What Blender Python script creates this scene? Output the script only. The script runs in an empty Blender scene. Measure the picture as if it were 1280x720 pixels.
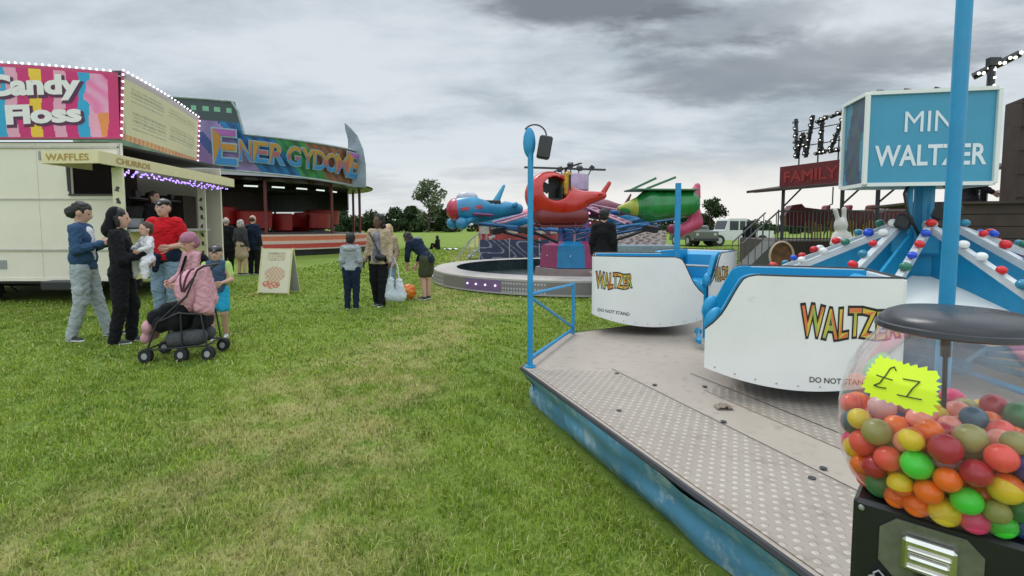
import bpy, math, random
import numpy as np
from mathutils import Vector, Matrix
random.seed(7); RNG = np.random.default_rng(11)
S = bpy.context.scene
C = S.collection
PI = math.pi
R = math.radians

# ------------------------------------------------------------------ camera
PITCH = R(4.0); CAMZ = 1.4
cam = bpy.data.objects.new('camera', bpy.data.cameras.new('camera')); C.objects.link(cam)
cam.location = (0, 0, CAMZ); cam.rotation_euler = (R(90) - PITCH, 0, 0)
cam.data.sensor_width = 36; cam.data.lens = 18; cam.data.shift_y = -0.025
cam.data.clip_start = 0.05; cam.data.clip_end = 4000
S.camera = cam

# ------------------------------------------------------------------ world: overcast sky
SUN_EL, SUN_AZ = R(58), R(-35)      # azimuth measured from +Y towards +X
w = bpy.data.worlds.new('World'); S.world = w; w.use_nodes = True
nt = w.node_tree; N = nt.nodes; L = nt.links; N.clear()
def nn(t, **k):
    n = N.new(t)
    for a, b in k.items(): setattr(n, a, b)
    return n
def mth(op, a, b=None, c=None, clamp=False):
    n = nn('ShaderNodeMath', operation=op); n.use_clamp = clamp
    for i, v in enumerate((a, b, c)):
        if v is None: continue
        if isinstance(v, (int, float)): n.inputs[i].default_value = v
        else: L.new(v, n.inputs[i])
    return n.outputs[0]
def smooth(v, lo, hi):
    n = nn('ShaderNodeMapRange', interpolation_type='SMOOTHSTEP')
    L.new(v, n.inputs['Value']); n.inputs['From Min'].default_value = lo; n.inputs['From Max'].default_value = hi
    return n.outputs['Result']
def mixc(f, a, b, mode='MIX'):
    n = nn('ShaderNodeMix', data_type='RGBA', blend_type=mode)
    if isinstance(f, (int, float)): n.inputs[0].default_value = f
    else: L.new(f, n.inputs[0])
    for i, v in ((6, a), (7, b)):
        if isinstance(v, tuple): n.inputs[i].default_value = (*v, 1)
        else: L.new(v, n.inputs[i])
    return n.outputs[2]
tc = nn('ShaderNodeTexCoord'); sep = nn('ShaderNodeSeparateXYZ'); L.new(tc.outputs['Generated'], sep.inputs[0])
dx, dy, dz = sep.outputs
den = mth('ADD', mth('MAXIMUM', dz, 0.0), 0.16)
cmb = nn('ShaderNodeCombineXYZ'); L.new(mth('DIVIDE', dx, den), cmb.inputs[0]); L.new(mth('DIVIDE', dy, den), cmb.inputs[1])
def noise(vec, scale, detail=5, rough=.55, off=(0, 0, 0), st=(1, 1, 1), dist=0):
    mp = nn('ShaderNodeMapping'); L.new(vec, mp.inputs[0]); mp.inputs['Location'].default_value = off; mp.inputs['Scale'].default_value = st
    n = nn('ShaderNodeTexNoise'); L.new(mp.outputs[0], n.inputs['Vector'])
    n.inputs['Scale'].default_value = scale; n.inputs['Detail'].default_value = detail; n.inputs['Roughness'].default_value = rough
    n.inputs['Distortion'].default_value = dist
    return n.outputs['Fac']
n1 = noise(cmb.outputs[0], .55, 6, .55, (3.1, 1.7, 0), (1, 1.25, 1), .3)
n2 = noise(cmb.outputs[0], 1.7, 5, .6, (9.1, 4.2, 0), (1, 1.6, 1), .2)
n3 = noise(tc.outputs['Generated'], 3.0, 5, .6, (0.4, 1.2, .8), (1, 1, 3.2), .3)
cl = mth('ADD', mth('MULTIPLY', n1, .62), mth('MULTIPLY', n2, .38))
base = mixc(smooth(cl, .38, .60), (.40, .465, .52), (.68, .735, .78))
# the darker cloud banks ahead and to the right
def lump(x, y, z, wx, wz, amp):
    v = Vector((x, y, z)).normalized()
    a = mth('DIVIDE', mth('SUBTRACT', dx, v.x), wx); b = mth('DIVIDE', mth('SUBTRACT', dz, v.z), wz)
    d = mth('SQRT', mth('ADD', mth('MULTIPLY', a, a), mth('MULTIPLY', b, b)))
    d = mth('ADD', d, mth('MULTIPLY', mth('SUBTRACT', n2, .5), 2.2))
    d = mth('ADD', d, mth('MULTIPLY', mth('SUBTRACT', n3, .5), 1.6))
    return mth('MULTIPLY', mth('SUBTRACT', 1.0, smooth(d, .35, 1.25)), amp)
front = smooth(dy, .0, .3)
dk = mth('ADD', mth('ADD', lump(.12, 1, .43, .20, .065, .95), lump(.55, 1, .30, .26, .055, .62)), lump(.42, 1, .38, .2, .03, .45), clamp=True)
dk = mth('MULTIPLY', dk, front)
base = mixc(dk, base, (.19, .21, .24))
# pale break in the cloud low over the field
br = mth('MULTIPLY', mth('SUBTRACT', 1.0, smooth(mth('ADD', dz, mth('MULTIPLY', mth('SUBTRACT', n3, .5), .10)), .045, .15)), smooth(dy, .3, .8))
sidew = mth('ADD', mth('MULTIPLY', smooth(dx, -.3, .3), .65), .35, clamp=True)
base = mixc(mth('MULTIPLY', br, sidew), base, (.90, .88, .84))
# overcast luminance: brighter towards the zenith and behind the viewer
up = mth('ADD', 1.0, mth('MULTIPLY', smooth(dz, .40, .85), 1.9))
bk = mth('ADD', 1.0, mth('MULTIPLY', mth('SUBTRACT', 1.0, smooth(dy, -.35, .25)), .85))
lum = mth('MAXIMUM', up, bk)
vm = nn('ShaderNodeVectorMath', operation='SCALE'); L.new(base, vm.inputs[0]); L.new(lum, vm.inputs['Scale'])
sky = nn('ShaderNodeTexSky', sky_type='NISHITA', sun_disc=False, sun_elevation=SUN_EL, sun_rotation=SUN_AZ)
bg1 = nn('ShaderNodeBackground'); L.new(sky.outputs[0], bg1.inputs[0]); bg1.inputs[1].default_value = .05
bg2 = nn('ShaderNodeBackground'); L.new(vm.outputs[0], bg2.inputs[0]); bg2.inputs[1].default_value = 1.0
ms = nn('ShaderNodeMixShader'); ms.inputs[0].default_value = .93
L.new(bg1.outputs[0], ms.inputs[1]); L.new(bg2.outputs[0], ms.inputs[2])
out = nn('ShaderNodeOutputWorld'); L.new(ms.outputs[0], out.inputs[0])

# ------------------------------------------------------------------ sun (veiled)
sun = bpy.data.objects.new('sun', bpy.data.lights.new('sun', 'SUN')); C.objects.link(sun)
sun.data.energy = 1.1; sun.data.angle = R(22); sun.data.color = (1, .97, .92)
sd = Vector((math.sin(SUN_AZ) * math.cos(SUN_EL), math.cos(SUN_AZ) * math.cos(SUN_EL), math.sin(SUN_EL)))
sun.rotation_euler = (-sd).to_track_quat('-Z', 'Y').to_euler()
S.view_settings.view_transform = 'Standard'; S.view_settings.look = 'None'
S.view_settings.exposure = 0.12; S.view_settings.gamma = 1.0
S.view_settings.use_curve_mapping = False
S.render.engine = 'CYCLES'
S.cycles.max_bounces = 7; S.cycles.transparent_max_bounces = 16; S.cycles.transmission_bounces = 5
S.cycles.use_denoising = True

# ------------------------------------------------------------------ layout: the photograph's pixels as rays
def ray(px, py):
    a = (px - 640) / 640; b = (328 - py) / 640
    c, s = math.cos(PITCH), math.sin(PITCH)
    return Vector((a, c + b * s, -s + b * c))
def P(px, py, Y):                     # the point seen at a pixel, Y metres ahead
    r = ray(px, py); t = Y / r.y
    return Vector((r.x * t, Y, CAMZ + r.z * t))
def G(px, py, z=0):                   # the point seen at a pixel on the level z
    r = ray(px, py); t = (z - CAMZ) / r.z
    return Vector((r.x * t, r.y * t, z))

# ------------------------------------------------------------------ materials
MATS = {}
def mat(name, col=(.5, .5, .5), rough=.6, metal=0.0, var=.12, scale=6, bump=.0, bscale=60, coat=0, dirt=0, dirtcol=(.12, .1, .07), dmin=.5, dmax=.72, emit=None, estr=0, attr=None, spec=.5, sheen=0):
    if name in MATS: return MATS[name]
    m = bpy.data.materials.new(name); m.use_nodes = True; nt = m.node_tree; n = nt.nodes; l = nt.links
    b = n['Principled BSDF']
    b.inputs['Roughness'].default_value = rough; b.inputs['Metallic'].default_value = metal
    b.inputs['Coat Weight'].default_value = coat; b.inputs['Specular IOR Level'].default_value = spec
    b.inputs['Sheen Weight'].default_value = sheen
    t = n.new('ShaderNodeTexCoord')
    nz = n.new('ShaderNodeTexNoise'); nz.inputs['Scale'].default_value = scale; nz.inputs['Detail'].default_value = 6; nz.inputs['Roughness'].default_value = .65
    l.new(t.outputs['Object'], nz.inputs['Vector'])
    mr = n.new('ShaderNodeMapRange'); mr.inputs['From Min'].default_value = .25; mr.inputs['From Max'].default_value = .75
    mr.inputs['To Min'].default_value = 1 - var; mr.inputs['To Max'].default_value = 1 + var
    l.new(nz.outputs['Fac'], mr.inputs['Value'])
    sc = n.new('ShaderNodeVectorMath'); sc.operation = 'SCALE'; l.new(mr.outputs[0], sc.inputs['Scale'])
    if attr:
        a = n.new('ShaderNodeAttribute'); a.attribute_name = attr; l.new(a.outputs['Color'], sc.inputs[0])
    else: sc.inputs[0].default_value = col
    last = sc.outputs[0]
    if dirt:
        nd = n.new('ShaderNodeTexNoise'); nd.inputs['Scale'].default_value = scale * 2.3; nd.inputs['Detail'].default_value = 8; nd.inputs['Roughness'].default_value = .75
        l.new(t.outputs['Object'], nd.inputs['Vector'])
        md = n.new('ShaderNodeMapRange'); md.inputs['From Min'].default_value = dmin; md.inputs['From Max'].default_value = dmax; md.inputs['To Max'].default_value = dirt
        l.new(nd.outputs['Fac'], md.inputs['Value'])
        mx = n.new('ShaderNodeMix'); mx.data_type = 'RGBA'; l.new(md.outputs[0], mx.inputs[0]); l.new(last, mx.inputs[6]); mx.inputs[7].default_value = (*dirtcol, 1)
        last = mx.outputs[2]
    l.new(last, b.inputs['Base Color'])
    rr = n.new('ShaderNodeMapRange'); rr.inputs['To Min'].default_value = max(.03, rough - .1); rr.inputs['To Max'].default_value = min(1, rough + .12)
    l.new(nz.outputs['Fac'], rr.inputs['Value']); l.new(rr.outputs[0], b.inputs['Roughness'])
    if bump:
        nb = n.new('ShaderNodeTexNoise'); nb.inputs['Scale'].default_value = bscale; nb.inputs['Detail'].default_value = 4
        l.new(t.outputs['Object'], nb.inputs['Vector'])
        bp = n.new('ShaderNodeBump'); bp.inputs['Strength'].default_value = bump; bp.inputs['Distance'].default_value = .02
        l.new(nb.outputs['Fac'], bp.inputs['Height']); l.new(bp.outputs[0], b.inputs['Normal'])
    if emit:
        b.inputs['Emission Color'].default_value = (*emit, 1); b.inputs['Emission Strength'].default_value = estr
    MATS[name] = m; return m
cloth = lambda name, col, var=.18: mat(name, col, .9, var=var, scale=9, bump=.45, bscale=30, spec=.12, sheen=.04)
M = dict(
    blue=mat('blue_paint', (.008, .24, .45), .38, var=.15, scale=7, dirt=.3, dirtcol=(.1, .16, .2)),
    bluepole=mat('pole_paint', (.015, .26, .52), .35, var=.12, scale=10, dirt=.15, dirtcol=(.2, .3, .38)),
    bluefab=mat('blue_vinyl', (.006, .27, .52), .38, var=.1, scale=4),
    white=mat('white_panel', (.74, .75, .71), .35, var=.04, scale=3, dirt=.12, dirtcol=(.45, .44, .38)),
    cream=mat('cream_paint', (.74, .685, .565), .5, var=.05, scale=1.5, dirt=.1, dirtcol=(.5, .45, .33)),
    yellow=mat('pale_yellow', (.66, .58, .27), .5, var=.08),
    black=mat('black_paint', (.012, .012, .013), .35, var=.3),
    blackp=mat('black_plastic', (.018, .018, .02), .45, var=.2, bump=.05),
    dark=mat('dark_steel', (.045, .045, .05), .5, .3, var=.3),
    steel=mat('galvanised_steel', (.42, .43, .44), .42, .7, var=.2, scale=14),
    chrome=mat('worn_chrome', (.66, .64, .58), .22, 1.0, var=.15, scale=20),
    grey=mat('grey_paint', (.33, .33, .33), .55, var=.15),
    rubber=mat('rubber', (.014, .014, .015), .75, var=.2),
    redp=mat('red_paint', (.46, .018, .014), .32, var=.18, scale=5, dirt=.2, dirtcol=(.15, .02, .02)),
    maroon=mat('maroon_paint', (.12, .01, .012), .4, var=.3, scale=3),
    brown=mat('brown_boards', (.045, .028, .022), .7, var=.4, scale=4),
    wood=mat('board_wood', (.2, .1, .05), .7, var=.3),
    paintart=mat('printed_panel', rough=.4, var=.06, scale=10, attr='Col'),
    glow=mat('lit_bulb', (.9, .8, .9), .3, emit=(1, .86, .95), estr=2.2),
    glowp=mat('violet_led', (.4, .3, .9), .3, emit=(.42, .26, 1), estr=2.0),
    gloww=mat('warm_bulb', (.9, .9, .8), .3, emit=(1, .95, .85), estr=2.5),
    skin1=mat('skin_light', (.56, .33, .25), .55, var=.06, spec=.3), skin2=mat('skin_tan', (.36, .2, .14), .55, var=.06, spec=.3),
    skin3=mat('skin_brown', (.12, .06, .04), .5, var=.06, spec=.3),
    eye=mat('eye_dark', (.015, .012, .01), .2), lip=mat('lip', (.36, .12, .1), .5),
    hairb=mat('hair_black', (.012, .01, .009), .6, var=.4, scale=20, bump=.5, bscale=70), hairbr=mat('hair_brown', (.05, .028, .017), .6, var=.4, scale=20, bump=.5, bscale=70),
    hairg=mat('hair_grey', (.4, .38, .36), .7, var=.2, bump=.4), hairy=mat('hair_blond', (.42, .3, .14), .6, var=.2, bump=.4),
)

# ------------------------------------------------------------------ mesh builder
def vec(a): return Vector(a)
class MB:
    def __init__(s): s.v = []; s.f = []; s.m = []; s.c = []
    def add(s, vs, fs, mi=0, col=None):
        b = len(s.v); s.v += [tuple(v) for v in vs]; s.f += [tuple(i + b for i in f) for f in fs]; s.m += [mi] * len(fs); s.c += [col or (.5, .5, .5)] * len(fs); return s
    def box(s, c, d, rz=0, rx=0, ry=0, mi=0, bev=0, col=None):
        hx, hy, hz = d[0] / 2, d[1] / 2, d[2] / 2
        Mx = Matrix.Rotation(rz, 3, 'Z') @ Matrix.Rotation(ry, 3, 'Y') @ Matrix.Rotation(rx, 3, 'X'); c = vec(c)
        if bev <= 0:
            vs = [Mx @ Vector((x, y, z)) + c for x in (-hx, hx) for y in (-hy, hy) for z in (-hz, hz)]
            return s.add(vs, [(0, 1, 3, 2), (4, 6, 7, 5), (0, 4, 5, 1), (2, 3, 7, 6), (0, 2, 6, 4), (1, 5, 7, 3)], mi, col)
        bev = min(bev, hx * .9, hy * .9, hz * .9); vs = []; key = {}
        for sx in (-1, 1):
            for sy in (-1, 1):
                for sz in (-1, 1):
                    for k in range(3):
                        p = [sx * hx, sy * hy, sz * hz]
                        for j in range(3):
                            if j != k: p[j] -= (sx, sy, sz)[j] * bev
                        key[(sx, sy, sz, k)] = len(vs); vs.append(Mx @ Vector(p) + c)
        fs = []
        for k in range(3):
            a, b = [(1, 2), (2, 0), (0, 1)][k]
            for sg in (-1, 1):
                q = []
                for ua, ub in ((-1, -1), (1, -1), (1, 1), (-1, 1)):
                    t = [0, 0, 0]; t[k] = sg; t[a] = ua; t[b] = ub; q.append(key[(*t, k)])
                fs.append(q if sg > 0 else q[::-1])
            for ua in (-1, 1):
                for ub in (-1, 1):
                    q = []
                    for sg, kk in ((-1, a), (1, a), (1, b), (-1, b)):
                        t = [0, 0, 0]; t[k] = sg; t[a] = ua; t[b] = ub; q.append(key[(*t, kk)])
                    fs.append(q if ua * ub > 0 else q[::-1])
        for sx in (-1, 1):
            for sy in (-1, 1):
                for sz in (-1, 1):
                    q = [key[(sx, sy, sz, k)] for k in range(3)]
                    fs.append(q if sx * sy * sz > 0 else q[::-1])
        return s.add(vs, fs, mi, col)
    def tube(s, pts, r, n=8, mi=0, closed=False, cap=True, col=None):
        pts = [vec(p) for p in pts]; k = len(pts); rs = r if isinstance(r, (list, tuple)) else [r] * k; vs = []; fs = []; pu = None
        for i, p in enumerate(pts):
            if closed: d = pts[(i + 1) % k] - pts[i - 1]
            else: d = pts[min(i + 1, k - 1)] - pts[max(i - 1, 0)]
            d.normalize()
            if pu is None: u = d.cross(Vector((0, 0, 1)) if abs(d.z) < .9 else Vector((1, 0, 0)))
            else: u = pu - d * pu.dot(d)
            u.normalize(); pu = u; v = d.cross(u)
            for j in range(n):
                a = 2 * PI * j / n; vs.append(p + (u * math.cos(a) + v * math.sin(a)) * rs[i])
        for i in range(k if closed else k - 1):
            for j in range(n):
                a = i * n + j; b = i * n + (j + 1) % n; c = ((i + 1) % k) * n
                fs.append((a, b, c + (j + 1) % n, c + j))
        if cap and not closed: fs.append(tuple(range(n))[::-1]); fs.append(tuple((k - 1) * n + j for j in range(n)))
        return s.add(vs, fs, mi, col)
    def lathe(s, prof, n=24, c=(0, 0, 0), mi=0, a0=0, a1=2 * PI, col=None):
        full = abs(a1 - a0 - 2 * PI) < 1e-6; vs = []; fs = []; k = len(prof); m = n if full else n + 1
        for j in range(m):
            a = a0 + (a1 - a0) * j / n
            for r, z in prof: vs.append((c[0] + r * math.cos(a), c[1] + r * math.sin(a), c[2] + z))
        for j in range(n):
            j2 = (j + 1) % m
            for i in range(k - 1): fs.append((j * k + i, j2 * k + i, j2 * k + i + 1, j * k + i + 1))
        return s.add(vs, fs, mi, col)
    def prism(s, poly, o, ux, uy, th, mi=0, col=None):      # poly (u, v) in the plane o + u ux + v uy, thickness th along ux x uy
        o, ux, uy = vec(o), vec(ux), vec(uy); nz = ux.cross(uy).normalized() * th; n = len(poly)
        vs = [o + ux * a + uy * b for a, b in poly]; vs += [v + nz for v in vs]
        return s.add(vs, [tuple(range(n))[::-1], tuple(range(n, 2 * n))] + [(i, (i + 1) % n, n + (i + 1) % n, n + i) for i in range(n)], mi, col)
    def ball(s, c, r, n=10, mi=0, col=None):
        rr = r if isinstance(r, (tuple, list)) else (r, r, r); k = n // 2 + 1; vs = []; fs = []
        for i in range(k):
            t = PI * i / (k - 1)
            for j in range(n):
                a = 2 * PI * j / n; vs.append((c[0] + rr[0] * math.sin(t) * math.cos(a), c[1] + rr[1] * math.sin(t) * math.sin(a), c[2] + rr[2] * math.cos(t)))
        for i in range(k - 1):
            for j in range(n): fs.append((i * n + j, (i + 1) * n + j, (i + 1) * n + (j + 1) % n, i * n + (j + 1) % n))
        return s.add(vs, fs, mi, col)
    def grid(s, fn, nu, nv, mi=0, colfn=None, thick=0):     # fn(u, v) -> point, u, v in 0..1
        vs = [fn(i / nu, j / nv) for j in range(nv + 1) for i in range(nu + 1)]; b = len(s.v); s.v += [tuple(v) for v in vs]
        for j in range(nv):
            for i in range(nu):
                a = b + j * (nu + 1) + i; s.f.append((a, a + 1, a + nu + 2, a + nu + 1)); s.m.append(mi)
                s.c.append(colfn((i + .5) / nu, (j + .5) / nv) if colfn else (.5, .5, .5))
        return s
    def build(s, name, m, parent=None, smooth=False, loc=None, label=None, col=False):
        me = bpy.data.meshes.new(name); me.from_pydata(s.v, [], s.f)
        for mm in (m if isinstance(m, (list, tuple)) else [m]): me.materials.append(mm)
        me.polygons.foreach_set('material_index', s.m)
        if col:
            at = me.color_attributes.new('Col', 'FLOAT_COLOR', 'CORNER')
            arr = np.ones((len(me.loops), 4), np.float32); k = 0
            tot = np.empty(len(me.polygons), np.int32); me.polygons.foreach_get('loop_total', tot)
            arr[:, :3] = np.repeat(np.array(s.c, np.float32), tot, axis=0); at.data.foreach_set('color', arr.ravel())
        if smooth:
            me.polygons.foreach_set('use_smooth', [True] * len(me.polygons))
            if smooth != 'all': me.set_sharp_from_angle(angle=R(38))
        me.update(); o = bpy.data.objects.new(name, me); C.objects.link(o)
        if parent: o.parent = parent
        if loc is not None: o.location = loc
        if label: o['label'] = label
        return o
def tag(o, label=None, cat=None, group=None, kind=None):
    if label: o['label'] = label
    if cat: o['category'] = cat
    if group: o['group'] = group
    if kind: o['kind'] = kind
    return o
def empty(name, loc=(0, 0, 0), rz=0, label=None, cat=None, group=None, kind=None):
    o = bpy.data.objects.new(name, None); C.objects.link(o); o.location = loc; o.rotation_euler = (0, 0, rz); o.empty_display_size = .1
    return tag(o, label, cat, group, kind)
def copy_tree(o, parent=None):
    c = o.copy(); C.objects.link(c); c.parent = parent
    for ch in list(o.children): copy_tree(ch, c)
    return c

# ------------------------------------------------------------------ lettering
_tcache = {}
def glyphs(s, offset=0.0, shear=0, space=1.0):
    k = (s, offset, shear, space)
    if k in _tcache: return _tcache[k]
    cu = bpy.data.curves.new('t', 'FONT'); cu.body = s; cu.size = 1; cu.offset = offset; cu.resolution_u = 3; cu.shear = shear; cu.space_character = space
    cu.fill_mode = 'FRONT'
    o = bpy.data.objects.new('t', cu); C.objects.link(o); bpy.context.view_layer.update()
    me = bpy.data.meshes.new_from_object(o.evaluated_get(bpy.context.evaluated_depsgraph_get()))
    vs = [tuple(v.co[:2]) for v in me.vertices]; fs = [tuple(p.vertices) for p in me.polygons]
    bpy.data.objects.remove(o); bpy.data.curves.remove(cu); bpy.data.meshes.remove(me)
    _tcache[k] = (vs, fs); return vs, fs
def text(s, o, ux, uz, width, height, m, parent, name='lettering', offset=.02, shear=0, space=1.0, th=.003, warp=None, ref=None, label=None, fn=None, colfn=None):
    """letters fitted into width x height with their corner at o; ux right, uz up; ref gives shared metrics for layered outlines"""
    vs, fs = glyphs(s, offset, shear, space); rv = glyphs(s, ref, shear, space)[0] if ref is not None else vs
    x0 = min(v[0] for v in rv); x1 = max(v[0] for v in rv); y0 = min(v[1] for v in rv); y1 = max(v[1] for v in rv)
    sx = width / max(x1 - x0, 1e-6); sy = height / (y1 - y0); o = vec(o or (0, 0, 0)); ux = vec(ux).normalized(); uz = vec(uz).normalized(); nz = ux.cross(uz)
    b = MB(); pts = []
    for x, y in vs:
        u = (x - x0) * sx; v = (y - y0) * sy
        if warp: u, v = warp(u / width, v / height); u *= width; v *= height
        pts.append((u, v))
    P3 = [vec(fn(u, v)) if fn else o + ux * u + uz * v + nz * th for u, v in pts]
    b.add(P3, fs)
    width = max(width, 1e-6)
    if colfn: b.c = [colfn(sum(pts[i][0] for i in f) / len(f) / width, sum(pts[i][1] for i in f) / len(f) / height) for f in fs]
    return b.build(name, m, parent, label=label, col=bool(colfn))

# ------------------------------------------------------------------ soft bodies: blended distance fields skinned by surface nets
def surface_nets(prims, res, k=.02, pad=.03, wr=0, cut=None):
    lo = np.full(3, 1e9); hi = -lo
    for p in prims:
        if p[0] == 'c':
            for q, r in ((p[1], p[3]), (p[2], p[4])): lo = np.minimum(lo, np.array(q) - r); hi = np.maximum(hi, np.array(q) + r)
        else: m = max(p[2]); lo = np.minimum(lo, np.array(p[1]) - m); hi = np.maximum(hi, np.array(p[1]) + m)
    lo -= pad; hi += pad; n = np.ceil((hi - lo) / res).astype(int) + 1
    X, Y, Z = np.meshgrid(*[lo[i] + res * np.arange(n[i]) for i in range(3)], indexing='ij'); Q = np.stack([X, Y, Z], -1)
    D = None
    for p in prims:
        if p[0] == 'c':                     # tapered capsule, optional flattening along y
            a, b = np.array(p[1], float), np.array(p[2], float); sq = p[5] if len(p) > 5 else 1
            ab = b - a; l2 = max(ab @ ab, 1e-9); t = np.clip(((Q - a) @ ab) / l2, 0, 1)
            v = Q - (a + t[..., None] * ab)
            if sq != 1: v = v * np.array([1, 1 / sq, 1])
            d = np.sqrt((v ** 2).sum(-1)) - (p[3] + t * (p[4] - p[3]))
            if sq != 1: d = d * min(1, sq + .15)
        else:                               # ellipsoid, optional rotation
            v = Q - np.array(p[1], float)
            if len(p) > 3 and p[3] is not None: v = v @ np.array(p[3])
            r = np.array(p[2], float); d = (np.sqrt(((v / r) ** 2).sum(-1)) - 1) * r.min()
        if D is None: D = d
        else: h = np.clip(.5 + .5 * (D - d) / k, 0, 1); D = D * (1 - h) + d * h - k * h * (1 - h)
    if wr: D = D + wr * (np.sin(X * 43 + 7 * np.sin(Z * 19)) * np.sin(Z * 37 + 4 * np.sin(Y * 23)) + .5 * np.sin(Y * 71 + Z * 29))
    if cut is not None: D = np.maximum(D, cut(Q))
    s = D < 0; nx, ny, nz = n - 1
    c8 = [(i, j, l) for i in (0, 1) for j in (0, 1) for l in (0, 1)]
    sub = lambda A, i, j, l: A[i:i + nx, j:j + ny, l:l + nz]
    cnt = sum(sub(s, *c).astype(int) for c in c8); act = (cnt > 0) & (cnt < 8)
    idx = -np.ones(act.shape, int); ijk = np.argwhere(act); idx[act] = np.arange(len(ijk))
    acc = np.zeros((len(ijk), 3)); w_ = np.zeros(len(ijk)); I, J, K = ijk.T
    for a in c8:
        for ax in range(3):
            if a[ax]: continue
            b = list(a); b[ax] = 1; da = D[I + a[0], J + a[1], K + a[2]]; db = D[I + b[0], J + b[1], K + b[2]]
            cr = (da < 0) != (db < 0); t = np.where(cr, da / np.where(cr, da - db, 1), 0)
            pt = np.tile(np.array(a, float), (len(ijk), 1)); pt[:, ax] += t
            acc += pt * cr[:, None]; w_ += cr
    V = lo + res * (ijk + acc / np.maximum(w_, 1)[:, None]); F = []
    for ax in range(3):
        o1, o2 = [(1, 2), (2, 0), (0, 1)][ax]
        A = s; B = np.roll(s, -1, ax); ch = (A != B)
        sl = [slice(1, -1)] * 3; sl[ax] = slice(0, -1); m = np.zeros_like(ch); m[tuple(sl)] = ch[tuple(sl)]
        e = np.argwhere(m)
        if not len(e): continue
        q = []
        for u, v in ((-1, -1), (0, -1), (0, 0), (-1, 0)):
            g = e.copy(); g[:, o1] += u; g[:, o2] += v; q.append(idx[np.clip(g[:, 0], 0, nx - 1), np.clip(g[:, 1], 0, ny - 1), np.clip(g[:, 2], 0, nz - 1)])
        q = np.stack(q, 1); flip = ~s[e[:, 0], e[:, 1], e[:, 2]]; q[flip] = q[flip][:, ::-1]; F.append(q[(q >= 0).all(1)])
    return V, np.concatenate(F) if F else np.zeros((0, 4), int)
def blob(name, prims, m, parent=None, res=.014, k=.02, wr=0, cut=None, extra=(), label=None):
    V, F = surface_nets(prims, res, k, wr=wr, cut=cut); off = len(V); Vs = [V]; Fs = [F]
    for pr, rs, kk in extra:
        v, f = surface_nets(pr, rs, kk, pad=.015); Vs.append(v); Fs.append(f + off); off += len(v)
    V = np.concatenate(Vs); F = np.concatenate(Fs)
    me = bpy.data.meshes.new(name); me.from_pydata(V.tolist(), [], F.tolist()); me.materials.append(m)
    me.polygons.foreach_set('use_smooth', [True] * len(me.polygons)); me.update()
    o = bpy.data.objects.new(name, me); C.objects.link(o)
    if parent: o.parent = parent
    if label: o['label'] = label
    return o
# ================================================================== THE SETTING
def in_poly(x, y, poly):
    ins = np.zeros(np.shape(x), bool); n = len(poly)
    for i in range(n):
        x1, y1 = poly[i]; x2, y2 = poly[(i + 1) % n]
        c = ((y1 > y) != (y2 > y)) & (x < (x2 - x1) * (y - y1) / ((y2 - y1) or 1e-9) + x1); ins ^= c
    return ins
HD = .30                                    # deck level of the small ride
v2 = lambda p: (p.x, p.y)
DA, DB, DC = v2(G(652, 459, HD)), v2(G(709, 417, HD)), v2(G(765, 410, HD))
_n = G(1015, 720, HD); _d = Vector((_n.x - DA[0], _n.y - DA[1])).normalized()
_s = min(np.arange(2.4, 3.2, .002), key=lambda s: abs((DA[0] + _d.x * s) / (DA[1] + _d.y * s) - ray(1189, 300).x / ray(1189, 300).y))
DN = (DA[0] + _d.x * _s, DA[1] + _d.y * _s)
DD = (1.92, 6.0)
DECK = [DN, DA, DB, DC, DD, (4.9, 7.0), (6.6, 5.4), (6.6, 2.2), (4.6, .35), (2.0, .55)]

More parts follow.
